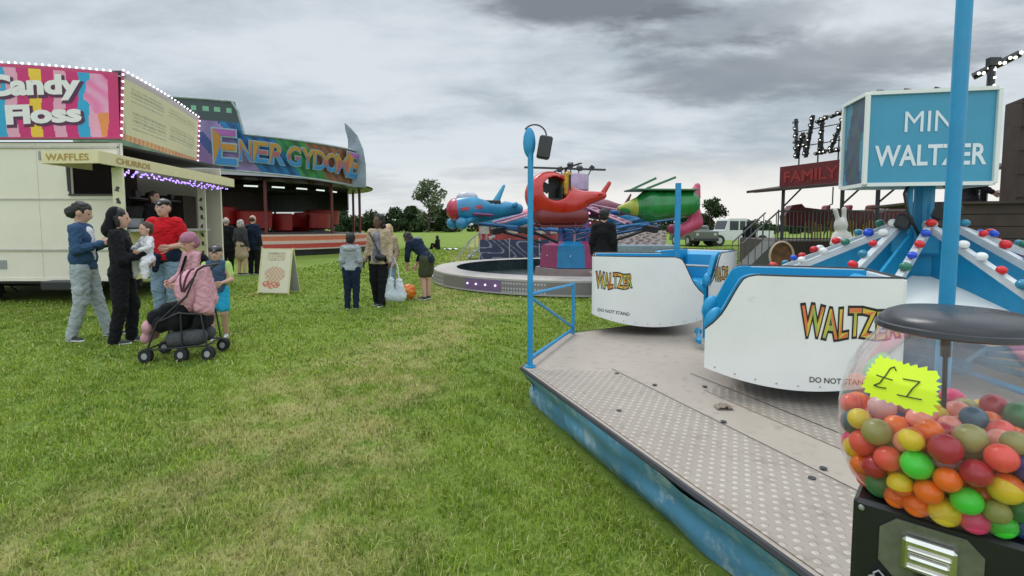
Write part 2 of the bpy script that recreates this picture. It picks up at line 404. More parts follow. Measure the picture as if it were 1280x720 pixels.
def grass_mat(name, blade):
    m = bpy.data.materials.new(name); m.use_nodes = True; n = m.node_tree.nodes; l = m.node_tree.links; b = n['Principled BSDF']
    g = n.new('ShaderNodeNewGeometry')
    def nz(sc, det=4, ro=.6, st=(1, 1, 1)):
        mp = n.new('ShaderNodeMapping'); mp.inputs['Scale'].default_value = st; l.new(g.outputs['Position'], mp.inputs[0])
        t = n.new('ShaderNodeTexNoise'); t.inputs['Scale'].default_value = sc; t.inputs['Detail'].default_value = det; t.inputs['Roughness'].default_value = ro
        l.new(mp.outputs[0], t.inputs['Vector']); return t.outputs['Fac']
    def mr(v, a, b_, c=0, d=1):
        t = n.new('ShaderNodeMapRange'); t.interpolation_type = 'SMOOTHSTEP'; l.new(v, t.inputs[0])
        for i, q in zip((1, 2, 3, 4), (a, b_, c, d)): t.inputs[i].default_value = q
        return t.outputs[0]
    def mx(f, a, c):
        t = n.new('ShaderNodeMix'); t.data_type = 'RGBA'
        if isinstance(f, float): t.inputs[0].default_value = f
        else: l.new(f, t.inputs[0])
        for i, q in ((6, a), (7, c)):
            if isinstance(q, tuple): t.inputs[i].default_value = (*q, 1)
            else: l.new(q, t.inputs[i])
        return t.outputs[2]
    big = mr(nz(.55, 4), .38, .62)
    mid = mr(nz(3.2, 6, .7), .35, .68)
    # worn, paler band of trodden grass running along the lawn
    sp = n.new('ShaderNodeSeparateXYZ'); l.new(g.outputs['Position'], sp.inputs[0])
    def M_(op, a, c):
        t = n.new('ShaderNodeMath'); t.operation = op
        for i, q in enumerate((a, c)):
            if isinstance(q, (float, int)): t.inputs[i].default_value = q
            else: l.new(q, t.inputs[i])
        return t.outputs[0]
    wob = M_('MULTIPLY', M_('SUBTRACT', nz(.5, 3), .5), 2.4)
    d1 = M_('ABSOLUTE', M_('ADD', M_('ADD', sp.outputs[0], M_('MULTIPLY', sp.outputs[1], -.22)), M_('ADD', wob, 2.55)), 0)
    d2 = M_('ABSOLUTE', M_('ADD', M_('ADD', sp.outputs[0], M_('MULTIPLY', sp.outputs[1], .05)), M_('ADD', wob, .95)), 0)
    band = M_('MAXIMUM', M_('MAXIMUM', mr(d1, .0, 1.0, 1, 0), mr(d2, .0, .8, 1, 0)), mr(nz(.8, 3), .58, .72, 0, .7))
    worn = M_('MULTIPLY', band, mr(nz(1.9, 6, .75), .38, .58))
    if blade:
        a = n.new('ShaderNodeAttribute'); a.attribute_name = 'tint'
        c = mx(mid, (.115, .21, .014), (.31, .42, .045)); c = mx(big, c, (.235, .34, .030))
        c = mx(M_('MULTIPLY', worn, .62), c, (.50, .44, .18))
        dry = mr(a.outputs['Fac'], .80, .88); c = mx(M_('MULTIPLY', dry, .75), c, (.42, .38, .17))
        hs = n.new('ShaderNodeHueSaturation'); l.new(c, hs.inputs['Color']); l.new(mr(a.outputs['Fac'], 0, 1, .62, 1.4), hs.inputs['Value']); c = hs.outputs[0]
        b.inputs['Roughness'].default_value = .55; b.inputs['Specular IOR Level'].default_value = .3
        tr = n.new('ShaderNodeBsdfTranslucent'); l.new(c, tr.inputs[0]); ms = n.new('ShaderNodeMixShader'); ms.inputs[0].default_value = .35
        l.new(b.outputs[0], ms.inputs[1]); l.new(tr.outputs[0], ms.inputs[2]); l.new(ms.outputs[0], n['Material Output'].inputs[0])
    else:
        fine = mr(nz(24, 6, .75, (1, .8, 1)), .3, .7)
        c = mx(fine, (.075, .125, .018), (.20, .29, .048)); c = mx(M_('MULTIPLY', mid, .5), c, (.17, .25, .042)); c = mx(M_('MULTIPLY', big, .4), c, (.25, .31, .055))
        c = mx(M_('MULTIPLY', worn, .75), c, (.40, .34, .15))
        b.inputs['Roughness'].default_value = .9; b.inputs['Specular IOR Level'].default_value = .15
        bp = n.new('ShaderNodeBump'); bp.inputs['Strength'].default_value = .7; bp.inputs['Distance'].default_value = .05
        l.new(nz(30, 5, .8), bp.inputs['Height']); l.new(bp.outputs[0], b.inputs['Normal'])
    l.new(c, b.inputs['Base Color']); return m
gm = grass_mat('lawn_soil', False); gb = grass_mat('grass_blade', True)
b = MB(); b.add([(-1600, -300, 0), (1600, -300, 0), (1600, 2600, 0), (-1600, 2600, 0)], [(0, 1, 2, 3)])
tag(b.build('field', gm), kind='structure')

def grass():
    Vs, Ts = [], []
    zones = [(1.3, 3.0, 8500, .020, .046, .0026), (3.0, 5.0, 4600, .020, .046, .0037), (5.0, 8.5, 1700, .022, .042, .0065), (8.5, 15, 420, .025, .05, .012), (15, 34, 95, .035, .07, .03)]
    for y0, y1, den, h0, h1, wd in zones:
        x0, x1 = -y1 * 1.12 - .4, y1 * .9 + .4; n = int((x1 - x0) * (y1 - y0) * den)
        x = RNG.uniform(x0, x1, n); y = RNG.uniform(y0, y1, n)
        keep = (np.abs(x) < y * 1.12 + .5) & ~in_poly(x, y, DECK) & ~((x > .9) & (y < 6.3)) & ~(((x - 1.55) ** 2 + (y - 13.7) ** 2) < 3.75 ** 2) & ~((x < -7.0) & (y > 9.6))
        # clumps: density follows a soft random field
        f = np.sin(x * 7.3 + 2 * np.sin(y * 5.1)) * np.sin(y * 8.1 + 2 * np.sin(x * 4.3)) + .6 * np.sin(x * 19 + y * 13)
        keep &= RNG.uniform(-2.6, 1.1, n) < f + .6
        x = x[keep]; y = y[keep]; f = f[keep]; n = len(x)
        h = RNG.uniform(h0, h1, n) * (1 + .22 * f) * (1 + .7 * (RNG.random(n) > .985)); th = RNG.uniform(0, 2 * PI, n); bend = RNG.uniform(.15, .95, n); bt = th + PI / 2 + RNG.normal(0, .5, n)
        wv = np.stack([np.cos(th), np.sin(th), np.zeros(n)], 1) * (wd * RNG.uniform(.6, 1.3, n))[:, None]
        dv = np.stack([np.cos(bt), np.sin(bt), np.zeros(n)], 1); base = np.stack([x, y, np.full(n, -.004)], 1); up = np.array([0, 0, 1.])
        m1 = base + dv * (h * bend * .3)[:, None] + up * (h * .6)[:, None]; tip = base + dv * (h * bend * 1.05)[:, None] + up * (h * (1.02 - .35 * bend))[:, None]
        V = np.stack([base - wv, base + wv, m1 + wv * .8, m1 - wv * .8, tip], 1); Vs.append(V.reshape(-1, 3)); Ts.append(np.repeat(RNG.random(n), 5))
    V = np.concatenate(Vs).astype(np.float32); T = np.concatenate(Ts).astype(np.float32); n = len(V) // 5
    me = bpy.data.meshes.new('grass'); me.vertices.add(len(V)); me.vertices.foreach_set('co', V.ravel())
    o5 = np.arange(n)[:, None] * 5; li = np.concatenate([o5 + np.array([0, 1, 2, 3]), o5 + np.array([3, 2, 4])], 1).ravel().astype(np.int32)
    me.loops.add(len(li)); me.loops.foreach_set('vertex_index', li); me.polygons.add(2 * n)
    ls = np.stack([np.arange(n) * 7, np.arange(n) * 7 + 4], 1).ravel().astype(np.int32); me.polygons.foreach_set('loop_start', ls)
    try: me.polygons.foreach_set('loop_total', np.tile([4, 3], n).astype(np.int32))
    except Exception: pass
    me.update(calc_edges=True); at = me.attributes.new('tint', 'FLOAT', 'POINT'); at.data.foreach_set('value', T)
    me.materials.append(gb); o = bpy.data.objects.new('grass', me); C.objects.link(o)
    tag(o, 'short trodden green grass covering the fairground field', 'grass', kind='stuff'); print('blades', n)
grass()

# ------------------------------------------------------------------ trees
leafm = {}
def leaf_mat(name, a, c):
    m = bpy.data.materials.new(name); m.use_nodes = True; n = m.node_tree.nodes; l = m.node_tree.links; b = n['Principled BSDF']
    t = n.new('ShaderNodeAttribute'); t.attribute_name = 'tint'; x = n.new('ShaderNodeMix'); x.data_type = 'RGBA'
    l.new(t.outputs['Fac'], x.inputs[0]); x.inputs[6].default_value = (*a, 1); x.inputs[7].default_value = (*c, 1); l.new(x.outputs[2], b.inputs['Base Color'])
    b.inputs['Roughness'].default_value = .7; b.inputs['Specular IOR Level'].default_value = .2; return m
LF = leaf_mat('foliage_hazed', (.075, .10, .055), (.17, .21, .11)); LD = leaf_mat('foliage_dark', (.016, .032, .014), (.05, .08, .028))  # lighter leaf pair has the distant air's haze put into its colour
def leaves(centres, radii, n, size, name, m, parent=None, squash=.8):
    cs = np.array(centres); rs = np.array(radii); wts = rs ** 2 / (rs ** 2).sum(); k = RNG.choice(len(cs), n, p=wts)
    d = RNG.normal(size=(n, 3)); d /= np.linalg.norm(d, axis=1)[:, None]; rr = rs[k] * RNG.uniform(.35, 1.08, n) ** .6
    p = cs[k] + d * rr[:, None] * np.array([1, 1, squash]); a = RNG.normal(size=(n, 3)); a /= np.linalg.norm(a, axis=1)[:, None]
    bb = np.cross(a, RNG.normal(size=(n, 3))); bb /= np.linalg.norm(bb, axis=1)[:, None]; s = size * RNG.uniform(.5, 1.3, n)[:, None]
    V = np.stack([p - a * s, p + bb * s * .6, p + a * s, p - bb * s * .6], 1).reshape(-1, 3)
    me = bpy.data.meshes.new(name); me.from_pydata(V.tolist(), [], np.arange(4 * n).reshape(-1, 4).tolist())
    at = me.attributes.new('tint', 'FLOAT', 'POINT'); tint = np.clip(RNG.random(n) * .6 + .4 * RNG.random(len(cs))[k], 0, 1); at.data.foreach_set('value', np.repeat(tint, 4).astype(np.float32))
    me.materials.append(m); o = bpy.data.objects.new(name, me); C.objects.link(o)
    if parent: o.parent = parent
    return o
bark = mat('bark', (.07, .05, .035), .9, var=.3, scale=3)
def tree(name, loc, h, w_, label, m=LF, n=5000, leaf=.28, low=.12, airy=.5, group='trees along the edge of the field'):
    t = empty(name, loc, label=label, cat='tree', group=group); b = MB(); cs = []; rs = []
    b.tube([(0, 0, -.1), (.05 * w_, 0, h * .3), (0, .03 * w_, h * .6), (.02 * w_, 0, h * .92)], [h * .026, h * .02, h * .012, h * .004], 8)
    for i in range(17):
        z = h * random.uniform(low + .08, .93); a = random.uniform(0, 2 * PI)
        rad = w_ * .5 * math.sin(PI * min(1, max(.12, (z / h - low) / (1 - low))) ** .8) * random.uniform(.55, .98)
        e = Vector((math.cos(a) * rad, math.sin(a) * rad, z)); s0 = Vector((0, 0, z * .72))
        b.tube([s0, s0.lerp(e, .5) + Vector((0, 0, -.02 * h)), e], [h * .009, h * .006, h * .002], 5)
        cs.append(e); rs.append(w_ * random.uniform(.11, .2))
        cs.append(s0.lerp(e, .6) + Vector((0, 0, random.uniform(0, .05 * h)))); rs.append(w_ * random.uniform(.1, .17))
    b.build('trunk', bark, t, smooth=True); leaves(cs, rs, n, leaf, 'crown', m, t); return t
q = P(535, 289, 125); tree('broadleaf_tree', (q.x, q.y, 0), 14.3, 9.5, 'tall haze-paled green airy tree rising alone above the dark tree line', n=2500, leaf=.38, low=.1)
q = P(885, 290, 100); tree('round_tree', (q.x, q.y, 0), 7.2, 7.2, 'rounded dark tree behind the green plane beside the pale sky', LD, 3600, .3, .05)
q = P(846, 290, 104); tree('round_tree', (q.x, q.y, 0), 5.2, 8.5, 'lower dark tree showing below the green plane', LD, 3200, .3, .02)
for px, hh, ww, tx in ((497, 6.6, 9, 'dark bushy tree between the standing woman and the tall tree'), (468, 5.6, 9, 'dark tree just beside the striped waltzer posts'), (556, 6.6, 8, 'dark bushy tree just behind the blue plane nose'),
                       (432, 6.6, 10, 'dark tree seen through the waltzer posts'), (515, 7.4, 8, 'darker tree standing at the foot of the tall pale tree')):
    q = P(px, 289, 128 + random.uniform(-4, 4)); tree('bushy_tree', (q.x, q.y, 0), hh * .82, ww, tx, LD, 2600, .4, .0)
cs, rs = [], []
for i in range(190):
    x = -110 + i * 1.42 + random.uniform(-.6, .6); y = 140 + random.uniform(-4, 4) + abs(x) * .05
    hh = 3.9 + 1.1 * math.sin(i * .37) + random.uniform(-.5, .6) - (1.9 if x > 45 else 0)
    for z in (.9, hh * .45, hh * .75): cs.append((x + random.uniform(-.6, .6), y, z)); rs.append(random.uniform(1.1, 1.8))
tag(leaves(cs, rs, 26000, .42, 'treeline', LD), 'long dark mass of far trees and hedge bounding the field', 'tree line', kind='stuff')
cs = [(x, 96 + random.uniform(-2, 2), random.uniform(.5, 1.5)) for x in np.arange(14, 60, .9)]
tag(leaves(cs, [random.uniform(.7, 1.1) for _ in cs], 9000, .22, 'hedge', LD), 'low dark hedge behind the parked vehicles', 'hedge')

# ================================================================== THE SMALL RIDE IN FRONT
CX, CY = 3.4, 4.25
ride = empty('mini_waltzer', (0, 0, 0), label='small blue and white children\'s waltzer with grey tread deck and box sign', cat='fairground ride')
deckm = bpy.data.materials.new('deck_tread'); deckm.use_nodes = True
def _deck(m, tread):
    n = m.node_tree.nodes; l = m.node_tree.links; b = n['Principled BSDF']; t = n.new('ShaderNodeTexCoord')
    mp = n.new('ShaderNodeMapping'); mp.inputs['Rotation'].default_value = (0, 0, -math.atan2(_d.y, _d.x)); l.new(t.outputs['Object'], mp.inputs[0])
    nz = n.new('ShaderNodeTexNoise'); nz.inputs['Scale'].default_value = 2.2; nz.inputs['Detail'].default_value = 8; nz.inputs['Roughness'].default_value = .7; l.new(t.outputs['Object'], nz.inputs[0])
    r1 = n.new('ShaderNodeMix'); r1.data_type = 'RGBA'; l.new(nz.outputs[0], r1.inputs[0])
    r1.inputs[6].default_value = (.29, .24, .195, 1); r1.inputs[7].default_value = (.42, .36, .305, 1); c = r1.outputs[2]
    nf = n.new('ShaderNodeTexNoise'); nf.inputs['Scale'].default_value = 14; nf.inputs['Detail'].default_value = 6; l.new(t.outputs['Object'], nf.inputs[0])
    mf = n.new('ShaderNodeMapRange'); l.new(nf.outputs[0], mf.inputs[0]); mf.inputs[1].default_value = .55; mf.inputs[2].default_value = .75; mf.inputs[4].default_value = .45
    r2 = n.new('ShaderNodeMix'); r2.data_type = 'RGBA'; l.new(mf.outputs[0], r2.inputs[0]); l.new(c, r2.inputs[6]); r2.inputs[7].default_value = (.17, .135, .1, 1); c = r2.outputs[2]
    if tread:
        sp = n.new('ShaderNodeSeparateXYZ'); l.new(mp.outputs[0], sp.inputs[0])
        def M_(op, a, b_=0):
            q = n.new('ShaderNodeMath'); q.operation = op
            for i, v in enumerate((a, b_)):
                if isinstance(v, (int, float)): q.inputs[i].default_value = v
                else: l.new(v, q.inputs[i])
            return q.outputs[0]
        k = 2 * PI / .072; sx = M_('SINE', M_('MULTIPLY', sp.outputs[0], k)); sy = M_('SINE', M_('MULTIPLY', sp.outputs[1], k * 1.05)); pr = M_('MULTIPLY', sx, sy)
        ht = n.new('ShaderNodeMapRange'); ht.interpolation_type = 'SMOOTHSTEP'; l.new(pr, ht.inputs[0]); ht.inputs[1].default_value = .15; ht.inputs[2].default_value = .75
        r3 = n.new('ShaderNodeMix'); r3.data_type = 'RGBA'; l.new(M_('MULTIPLY', ht.outputs[0], M_('ADD', M_('MULTIPLY', nz.outputs[0], 1.1), -.12)), r3.inputs[0]); l.new(c, r3.inputs[6]); r3.inputs[7].default_value = (.56, .51, .46, 1); c = r3.outputs[2]
        bp = n.new('ShaderNodeBump'); bp.inputs['Strength'].default_value = .6; bp.inputs['Distance'].default_value = .006; l.new(ht.outputs[0], bp.inputs['Height']); l.new(bp.outputs[0], b.inputs['Normal'])
        b.inputs['Metallic'].default_value = .35; b.inputs['Roughness'].default_value = .45
    else: b.inputs['Roughness'].default_value = .6
    l.new(c, b.inputs['Base Color'])
_deck(deckm, True); deckp = bpy.data.materials.new('deck_board'); deckp.use_nodes = True; _deck(deckp, False)
b = MB(); n = len(DECK); vs = [(x, y, HD - .02) for x, y in DECK] + [(x, y, HD) for x, y in DECK]
b.add(vs, [tuple(range(n, 2 * n))[::-1], tuple(range(n))]); b.f[0] = tuple(range(n, 2 * n)); b.build('deck', deckp, ride)
# tread strips laid on the deck, parallel with the near edge
nrm = Vector((-_d.y, _d.x));  nrm = nrm if nrm.x > 0 else -nrm
A2 = Vector(DA); z1 = HD + .004
def strip(s0, s1, o0, o1, th=.004): return [(*(A2 + _d * s + nrm * o), 0) for s, o in ((s0[0], o0), (s1[0], o0), (s1[1], o1), (s0[1], o1))]
def sheet(name, pts, z, m, th=.003):
    b = MB(); k = len(pts); b.add([(p[0], p[1], z - th) for p in pts] + [(p[0], p[1], z) for p in pts], [tuple(range(k, 2 * k)), tuple(range(k))[::-1]] + [(i, (i + 1) % k, k + (i + 1) % k, k + i) for i in range(k)])
    return b.build(name, m, ride)
def pt(s, o): q = A2 + _d * s + nrm * o; return (q.x, q.y)
sheet('tread_plate', [pt(.10, .03), pt(2.95, .03), pt(2.95, .62), pt(.36, .62)], HD + .005, deckm)
sheet('tread_plate', [pt(.95, .95), pt(3.3, .95), pt(3.3, 1.5), pt(.95, 1.5)], HD + .005, deckm)
for s0, s1, o0, o1 in ((0.3, 3.2, .630, .634), (.6, 3.2, 1.12, 1.124)):
    sheet('deck_seam', [pt(s0, o0), pt(s1, o0), pt(s1, o1), pt(s0, o1)], HD + .008, M['black'], .002)
for s, o in ((.42, .60), (.75, .70), (1.1, .2), (1.45, .66), (2.1, .55), (2.05, .68), (2.6, .3), (.9, 1.0), (2.4, .66)):
    q = pt(s, o); MB().lathe([(0, 0), (.016, 0), (.017, .003), (0, .0035)], 10, (q[0], q[1], HD + .006)).build('deck_bolt', M['dark'], ride)
# dark angle iron round the rim and the dented sheet skirt below
rim = [DN, DA, DB, DC, DD, (4.9, 7.0)]
b = MB(); b.tube([(x, y, HD - .012) for x, y in rim], .016, 6); b.build('deck_rim', M['dark'], ride)
def skirt_fn(p0, p1, ins):
    p0 = Vector(p0); p1 = Vector(p1); e = (p1 - p0); ln = e.length; e.normalize(); nv = Vector((-e.y, e.x))
    if (Vector((CX, CY)) - p0).dot(nv) < 0: nv = -nv
    def f(u, v):
        x = u * ln; dent = .024 * math.sin(x * 2.3 + 1) * math.sin(PI * v) + .010 * math.sin(x * 6.7 + v * 4) * math.sin(PI * v) + .02 * math.exp(-((x - 1.35) / .07) ** 2 - ((v - .5) / .25) ** 2) + .03 * math.exp(-((x - 2.3) / .09) ** 2 - ((v - .6) / .3) ** 2) - .02 * math.exp(-((x - .9) / .12) ** 2)
        fold = .016 * math.exp(-((v - .40) / .16) ** 2) * (1 + .3 * math.sin(x * 3)) - .010 * math.exp(-((v - .72) / .16) ** 2) * (1 + .4 * math.sin(x * 4 + 2))
        q = p0 + e * x + nv * (ins * v + dent + fold - .012); return (q.x, q.y, (HD - .02) * (1 - v) + .004 * v)
    return f, ln
def vnoise(x, y, s=1):
    return .5 + .25 * (math.sin(x * 3.1 * s + 1.7 * math.sin(y * 2.3 * s)) + math.sin(y * 4.7 * s + 2.1 * math.sin(x * 1.9 * s + 1))) 
def skirt_col(u, v):
    x = u * 3; base = (.045, .17, .34); t = vnoise(x * 3, v * 3); c = [base[i] * (.65 + .6 * t) for i in range(3)]
    worn = vnoise(x * 9 + 4, v * 6, 1.3) + .22 * vnoise(x * 31, v * 13)
    if worn > .99: c = [.42, .50, .54]
    elif v < .1 or worn > .90: c = [.12, .28, .44]
    if v > .86 + .08 * vnoise(x * 6, 1): c = [.30, .33, .30]
    return tuple(c)
skm = mat('skirt_paint', (.085, .25, .40), .28, var=.35, scale=1.8, dirt=.75, dirtcol=(.46, .54, .58), dmin=.50, dmax=.62, bump=.12, bscale=7)
for (a, c, ins) in ((DN, DA, .10), (DA, DB, .14), (DB, DC, .1), (DC, DD, .1), (DD, (4.9, 7.0), .1)):
    f, ln = skirt_fn(a, c, ins); b = MB(); b.grid(f, int(ln * 60) + 2, 18)
    b.build('skirt', skm, ride, smooth='all')
# posts of the rim and the little gate rail
def pole(p, z1, r, name='corner_pole'):
    b = MB(); b.tube([(p[0], p[1], HD), (p[0], p[1], z1)], r, 12); b.lathe([(0, 0), (r * 2, 0), (r * 2, .012), (r * 1.05, .014)], 12, (p[0], p[1], HD + .001)); return b.build(name, M['bluepole'], ride, smooth=True)
pin = lambda p, k=.06: (p[0] + (CX - p[0]) * k / 3, p[1] + (CY - p[1]) * k / 3)
PA, PB, PN, PD = pin(DA), pin(DB), pin(DN, .02), pin(DD, .02)
ztop = P(652, 170, PA[1]).z
pole(PA, ztop, .022); pole(PD, P(842, 229, PD[1]).z, .034); pole(PN, 2.7, .0165)
b = MB(); b.tube([(*PB, HD), (*PB, P(711, 353, PB[1]).z)], .017, 8)
zr = P(655, 368, PA[1]).z; zt = P(711, 353, PB[1]).z - .02
b.tube([(*PA, zr), (*PB, zt)], .014, 8); b.tube([(*PA, HD + .07), (*PB, HD + .05)], .014, 8); b.tube([(*PA, zr - .02), (*PB, HD + .07)], .013, 8)
b.build('gate_rail', M['bluepole'], ride, smooth=True)
# lamp head on the corner pole
hb = empty('floodlight', (PA[0], PA[1], ztop), label='black floodlight with round blue back plate topping the corner pole', cat='floodlight')
b = MB(); b.ball((-.01, 0, -.05), (.048, .03, .115), 16); b.build('back_plate', M['bluepole'], hb, smooth='all')
b = MB(); b.box((.105, -.02, -.09), (.10, .09, .17), ry=R(10), bev=.012); b.box((.105, -.066, -.09), (.085, .006, .15), ry=R(10), mi=1); b.build('lamp_housing', [M['blackp'], M['dark']], hb)
b = MB(); b.tube([(-.03, 0, .05)] + [(.03 + .09 * math.cos(a), 0, .0 + .085 * math.sin(a)) for a in np.linspace(PI * .8, 0, 10)] + [(.115, -.01, -.02)], .006, 6); b.build('cable', M['blackp'], hb, smooth=True)

# tower, booms and coloured lamps
b = MB(); b.box((CX, CY, .8), (.24, .24, 1.05), rz=R(38), bev=.02); b.box((CX, CY, 1.28), (.34, .34, .22), rz=R(38), bev=.02); b.tube([(CX, CY, HD), (CX, CY, 1.8)], .07, 12)
b.box((CX, CY, HD + .06), (.8, .8, .12), rz=R(38), bev=.02); b.build('tower', M['blue'], ride)
b = MB(); b.tube([(CX - .1, CY - .12, 1.3), (CX - .28, CY - .2, 1.5), (CX - .3, CY - .18, 1.66), (CX - .2, CY - .1, 1.76)], .014, 6); b.tube([(CX + .1, CY - .16, 1.3), (CX + .14, CY - .2, 1.55), (CX + .05, CY - .1, 1.76)], .012, 6)
b.build('cable', M['blackp'], ride, smooth=True)
b = MB(); b.box((CX - .02, CY - .20, 1.52), (.09, .09, .14), rx=.4, rz=.5, bev=.02); b.box((CX - .22, CY - .08, 1.44), (.18, .11, .12), rx=.3, rz=.9, bev=.02); b.build('motor_housing', M['blackp'], ride)
b = MB(); b.lathe([(.16, 1.0), (.5, .93), (.98, .80), (1.0, .76)], 28, (CX, CY, 0)); b.build('centre_cover', M['white'], ride, smooth=True)
caps = {'red': mat('lamp_red', (.62, .012, .018), .25, var=.2), 'blue': mat('lamp_blue', (.01, .07, .55), .25, var=.2), 'white': mat('lamp_white', (.75, .75, .74), .25), 'green': mat('lamp_green', (.02, .16, .10), .25), 'teal': mat('lamp_teal', (.02, .2, .32), .25)}
bm_ = {}
for k_, m_ in caps.items():
    q = MB(); q.lathe([(0, .052), (.02, .05), (.038, .04), (.046, .022), (.046, .004), (.04, -.01), (.028, -.018), (0, -.02)], 14); bm_[k_] = q.build('lamp', m_, ride, smooth='all').data
    bpy.data.objects.remove(C.objects['lamp'])
TUBANG = [R(a) for a in (118, 162, 216, 268, 320, 12, 64)]
ORD = ['red', 'blue', 'white', 'red', 'green', 'red', 'blue', 'white', 'teal', 'red', 'white']
for i, a in enumerate(TUBANG):
    d = Vector((math.cos(a), math.sin(a), 0)); s = Vector((-d.y, d.x, 0)); c0 = Vector((CX, CY, 0)); r0, r1, z0, z1_ = .16, 1.34, 1.42, .86
    for sg in (-1, 1):
        b = MB(); p0 = c0 + d * r0 + s * .10 * sg + Vector((0, 0, z0)); p1 = c0 + d * r1 + s * .17 * sg + Vector((0, 0, z1_))
        b.box((p0 + p1) / 2, ((p1 - p0).length, .045, .05), rz=a + sg * .06, ry=math.atan2(z0 - z1_, r1 - r0)); b.build('boom', mat('boom_paint', (.52, .55, .56), .45, var=.2, dirt=.2, dirtcol=(.3, .33, .36)), ride)
        for j in range(7):
            t = (j + .6) / 7.2; col = ORD[(j * 3 + i * 5 + (sg > 0) * 4) % len(ORD)]
            o = bpy.data.objects.new('lamp', bm_[col]); C.objects.link(o); o.parent = ride; o.location = p0.lerp(p1, t) + Vector((0, 0, .045)) + s * .02 * sg
            o.rotation_euler = (random.uniform(-.5, .5), random.uniform(-.3, .6), a); o.scale = [random.uniform(.62, .85)] * 3
    b = MB(); q0 = c0 + d * r0 + Vector((0, 0, 0))
    b.prism([(0, z0 - .05), (0, .72), (r1 - r0 - .05, .72), (r1 - r0 - .05, z1_ - .03)], q0 - s * .01, d, (0, 0, 1), .02); b.build('web_plate', M['blue'], ride)
    b = MB()
    for sg in (-1, 1): b.tube([c0 + d * .3 + s * .14 * sg + Vector((0, 0, HD + .075)), c0 + d * 1.75 + s * .22 * sg + Vector((0, 0, HD + .075))], .022, 8)
    b.tube([c0 + d * 1.72 - s * .3 + Vector((0, 0, HD + .075)), c0 + d * 1.72 + s * .3 + Vector((0, 0, HD + .075))], .02, 8)
    b.build('sweep_arm', M['blue'], ride, smooth=True)
# box sign over the tower
SL, SR = P(1083, 170, 4.10).xy, P(1247, 170, 3.93).xy; zb, zt = P(1081, 231, 4.10).z, P(1083, 117, 4.10).z
ux = (SR - SL).normalized(); wS = (SR - SL).length; nb = Vector((-ux.y, ux.x)); dS = .42
sb = empty('box_sign', (SL.x, SL.y, zb), math.atan2(ux.y, ux.x)); sb.parent = ride; hS = zt - zb
signm = mat('sign_blue', (.045, .28, .43), .35, var=.1, scale=2)
b = MB(); b.box((wS / 2, dS / 2, hS / 2), (wS - .02, dS - .02, hS - .02)); o = b.build('sign_face', signm, sb)
b = MB()
for x in (0, wS):
    for y in (0, dS): b.box((x, y, hS / 2), (.03, .03, hS), bev=.003)
for z in (0, hS):
    for y in (0, dS): b.box((wS / 2, y, z), (wS - .031, .028, .028))
    for x in (0, wS): b.box((x, dS / 2, z), (.028, dS - .031, .028))
b.build('sign_frame', M['white'], sb)
b = MB(); b.grid(lambda u, v: (-.0135 + .0, dS - .02 - u * (dS - .04), .015 + v * (hS - .03)), 16, 20, 0, lambda u, v: (.03 + .02 * vnoise(u * 5, v * 7), .05 + .05 * vnoise(u * 4, v * 5), .075 + .06 * vnoise(u * 3 + 2, v * 4)) if .18 < u + .12 * math.sin(v * 5) < .86 else (.04, .22, .32))
for v_ in range(len(b.v)): pass
b.v = [(-.003 + x * .0, y, z) for x, y, z in b.v]; b.v = [(.006, y, z) for x, y, z in b.v]; b.build('side_print', M['paintart'], sb, col=True)
wl = mat('sign_white', (.68, .74, .78), .4, var=.05)
text('MINI', (.30 * wS, .0085, hS * .57), (1, 0, 0), (0, 0, 1), wS * .43, hS * .22, wl, sb, offset=0.0)
text('WALTZER', (.075 * wS, .0085, hS * .20), (1, 0, 0), (0, 0, 1), wS * .86, hS * .23, wl, sb, offset=.022)
b = MB(); b.tube([(wS * .45, dS * .35, -.4), (wS * .45, dS * .35, 0)], .022, 8); b.tube([(wS * .6, dS * .5, -.4), (wS * .6, dS * .5, 0)], .022, 8); b.build('sign_post', M['blue'], sb, smooth=True)
for x in (.2, .42, .66, .82):
    b = MB(); b.box((x * wS, dS * .5, hS + .05), (.05, .05, .045), rx=.5, rz=x, bev=.006); b.tube([(x * wS, dS * .4, hS), (x * wS, dS * .4, hS + .04)], .006, 6); b.build('spot_lamp', M['blackp'], sb)

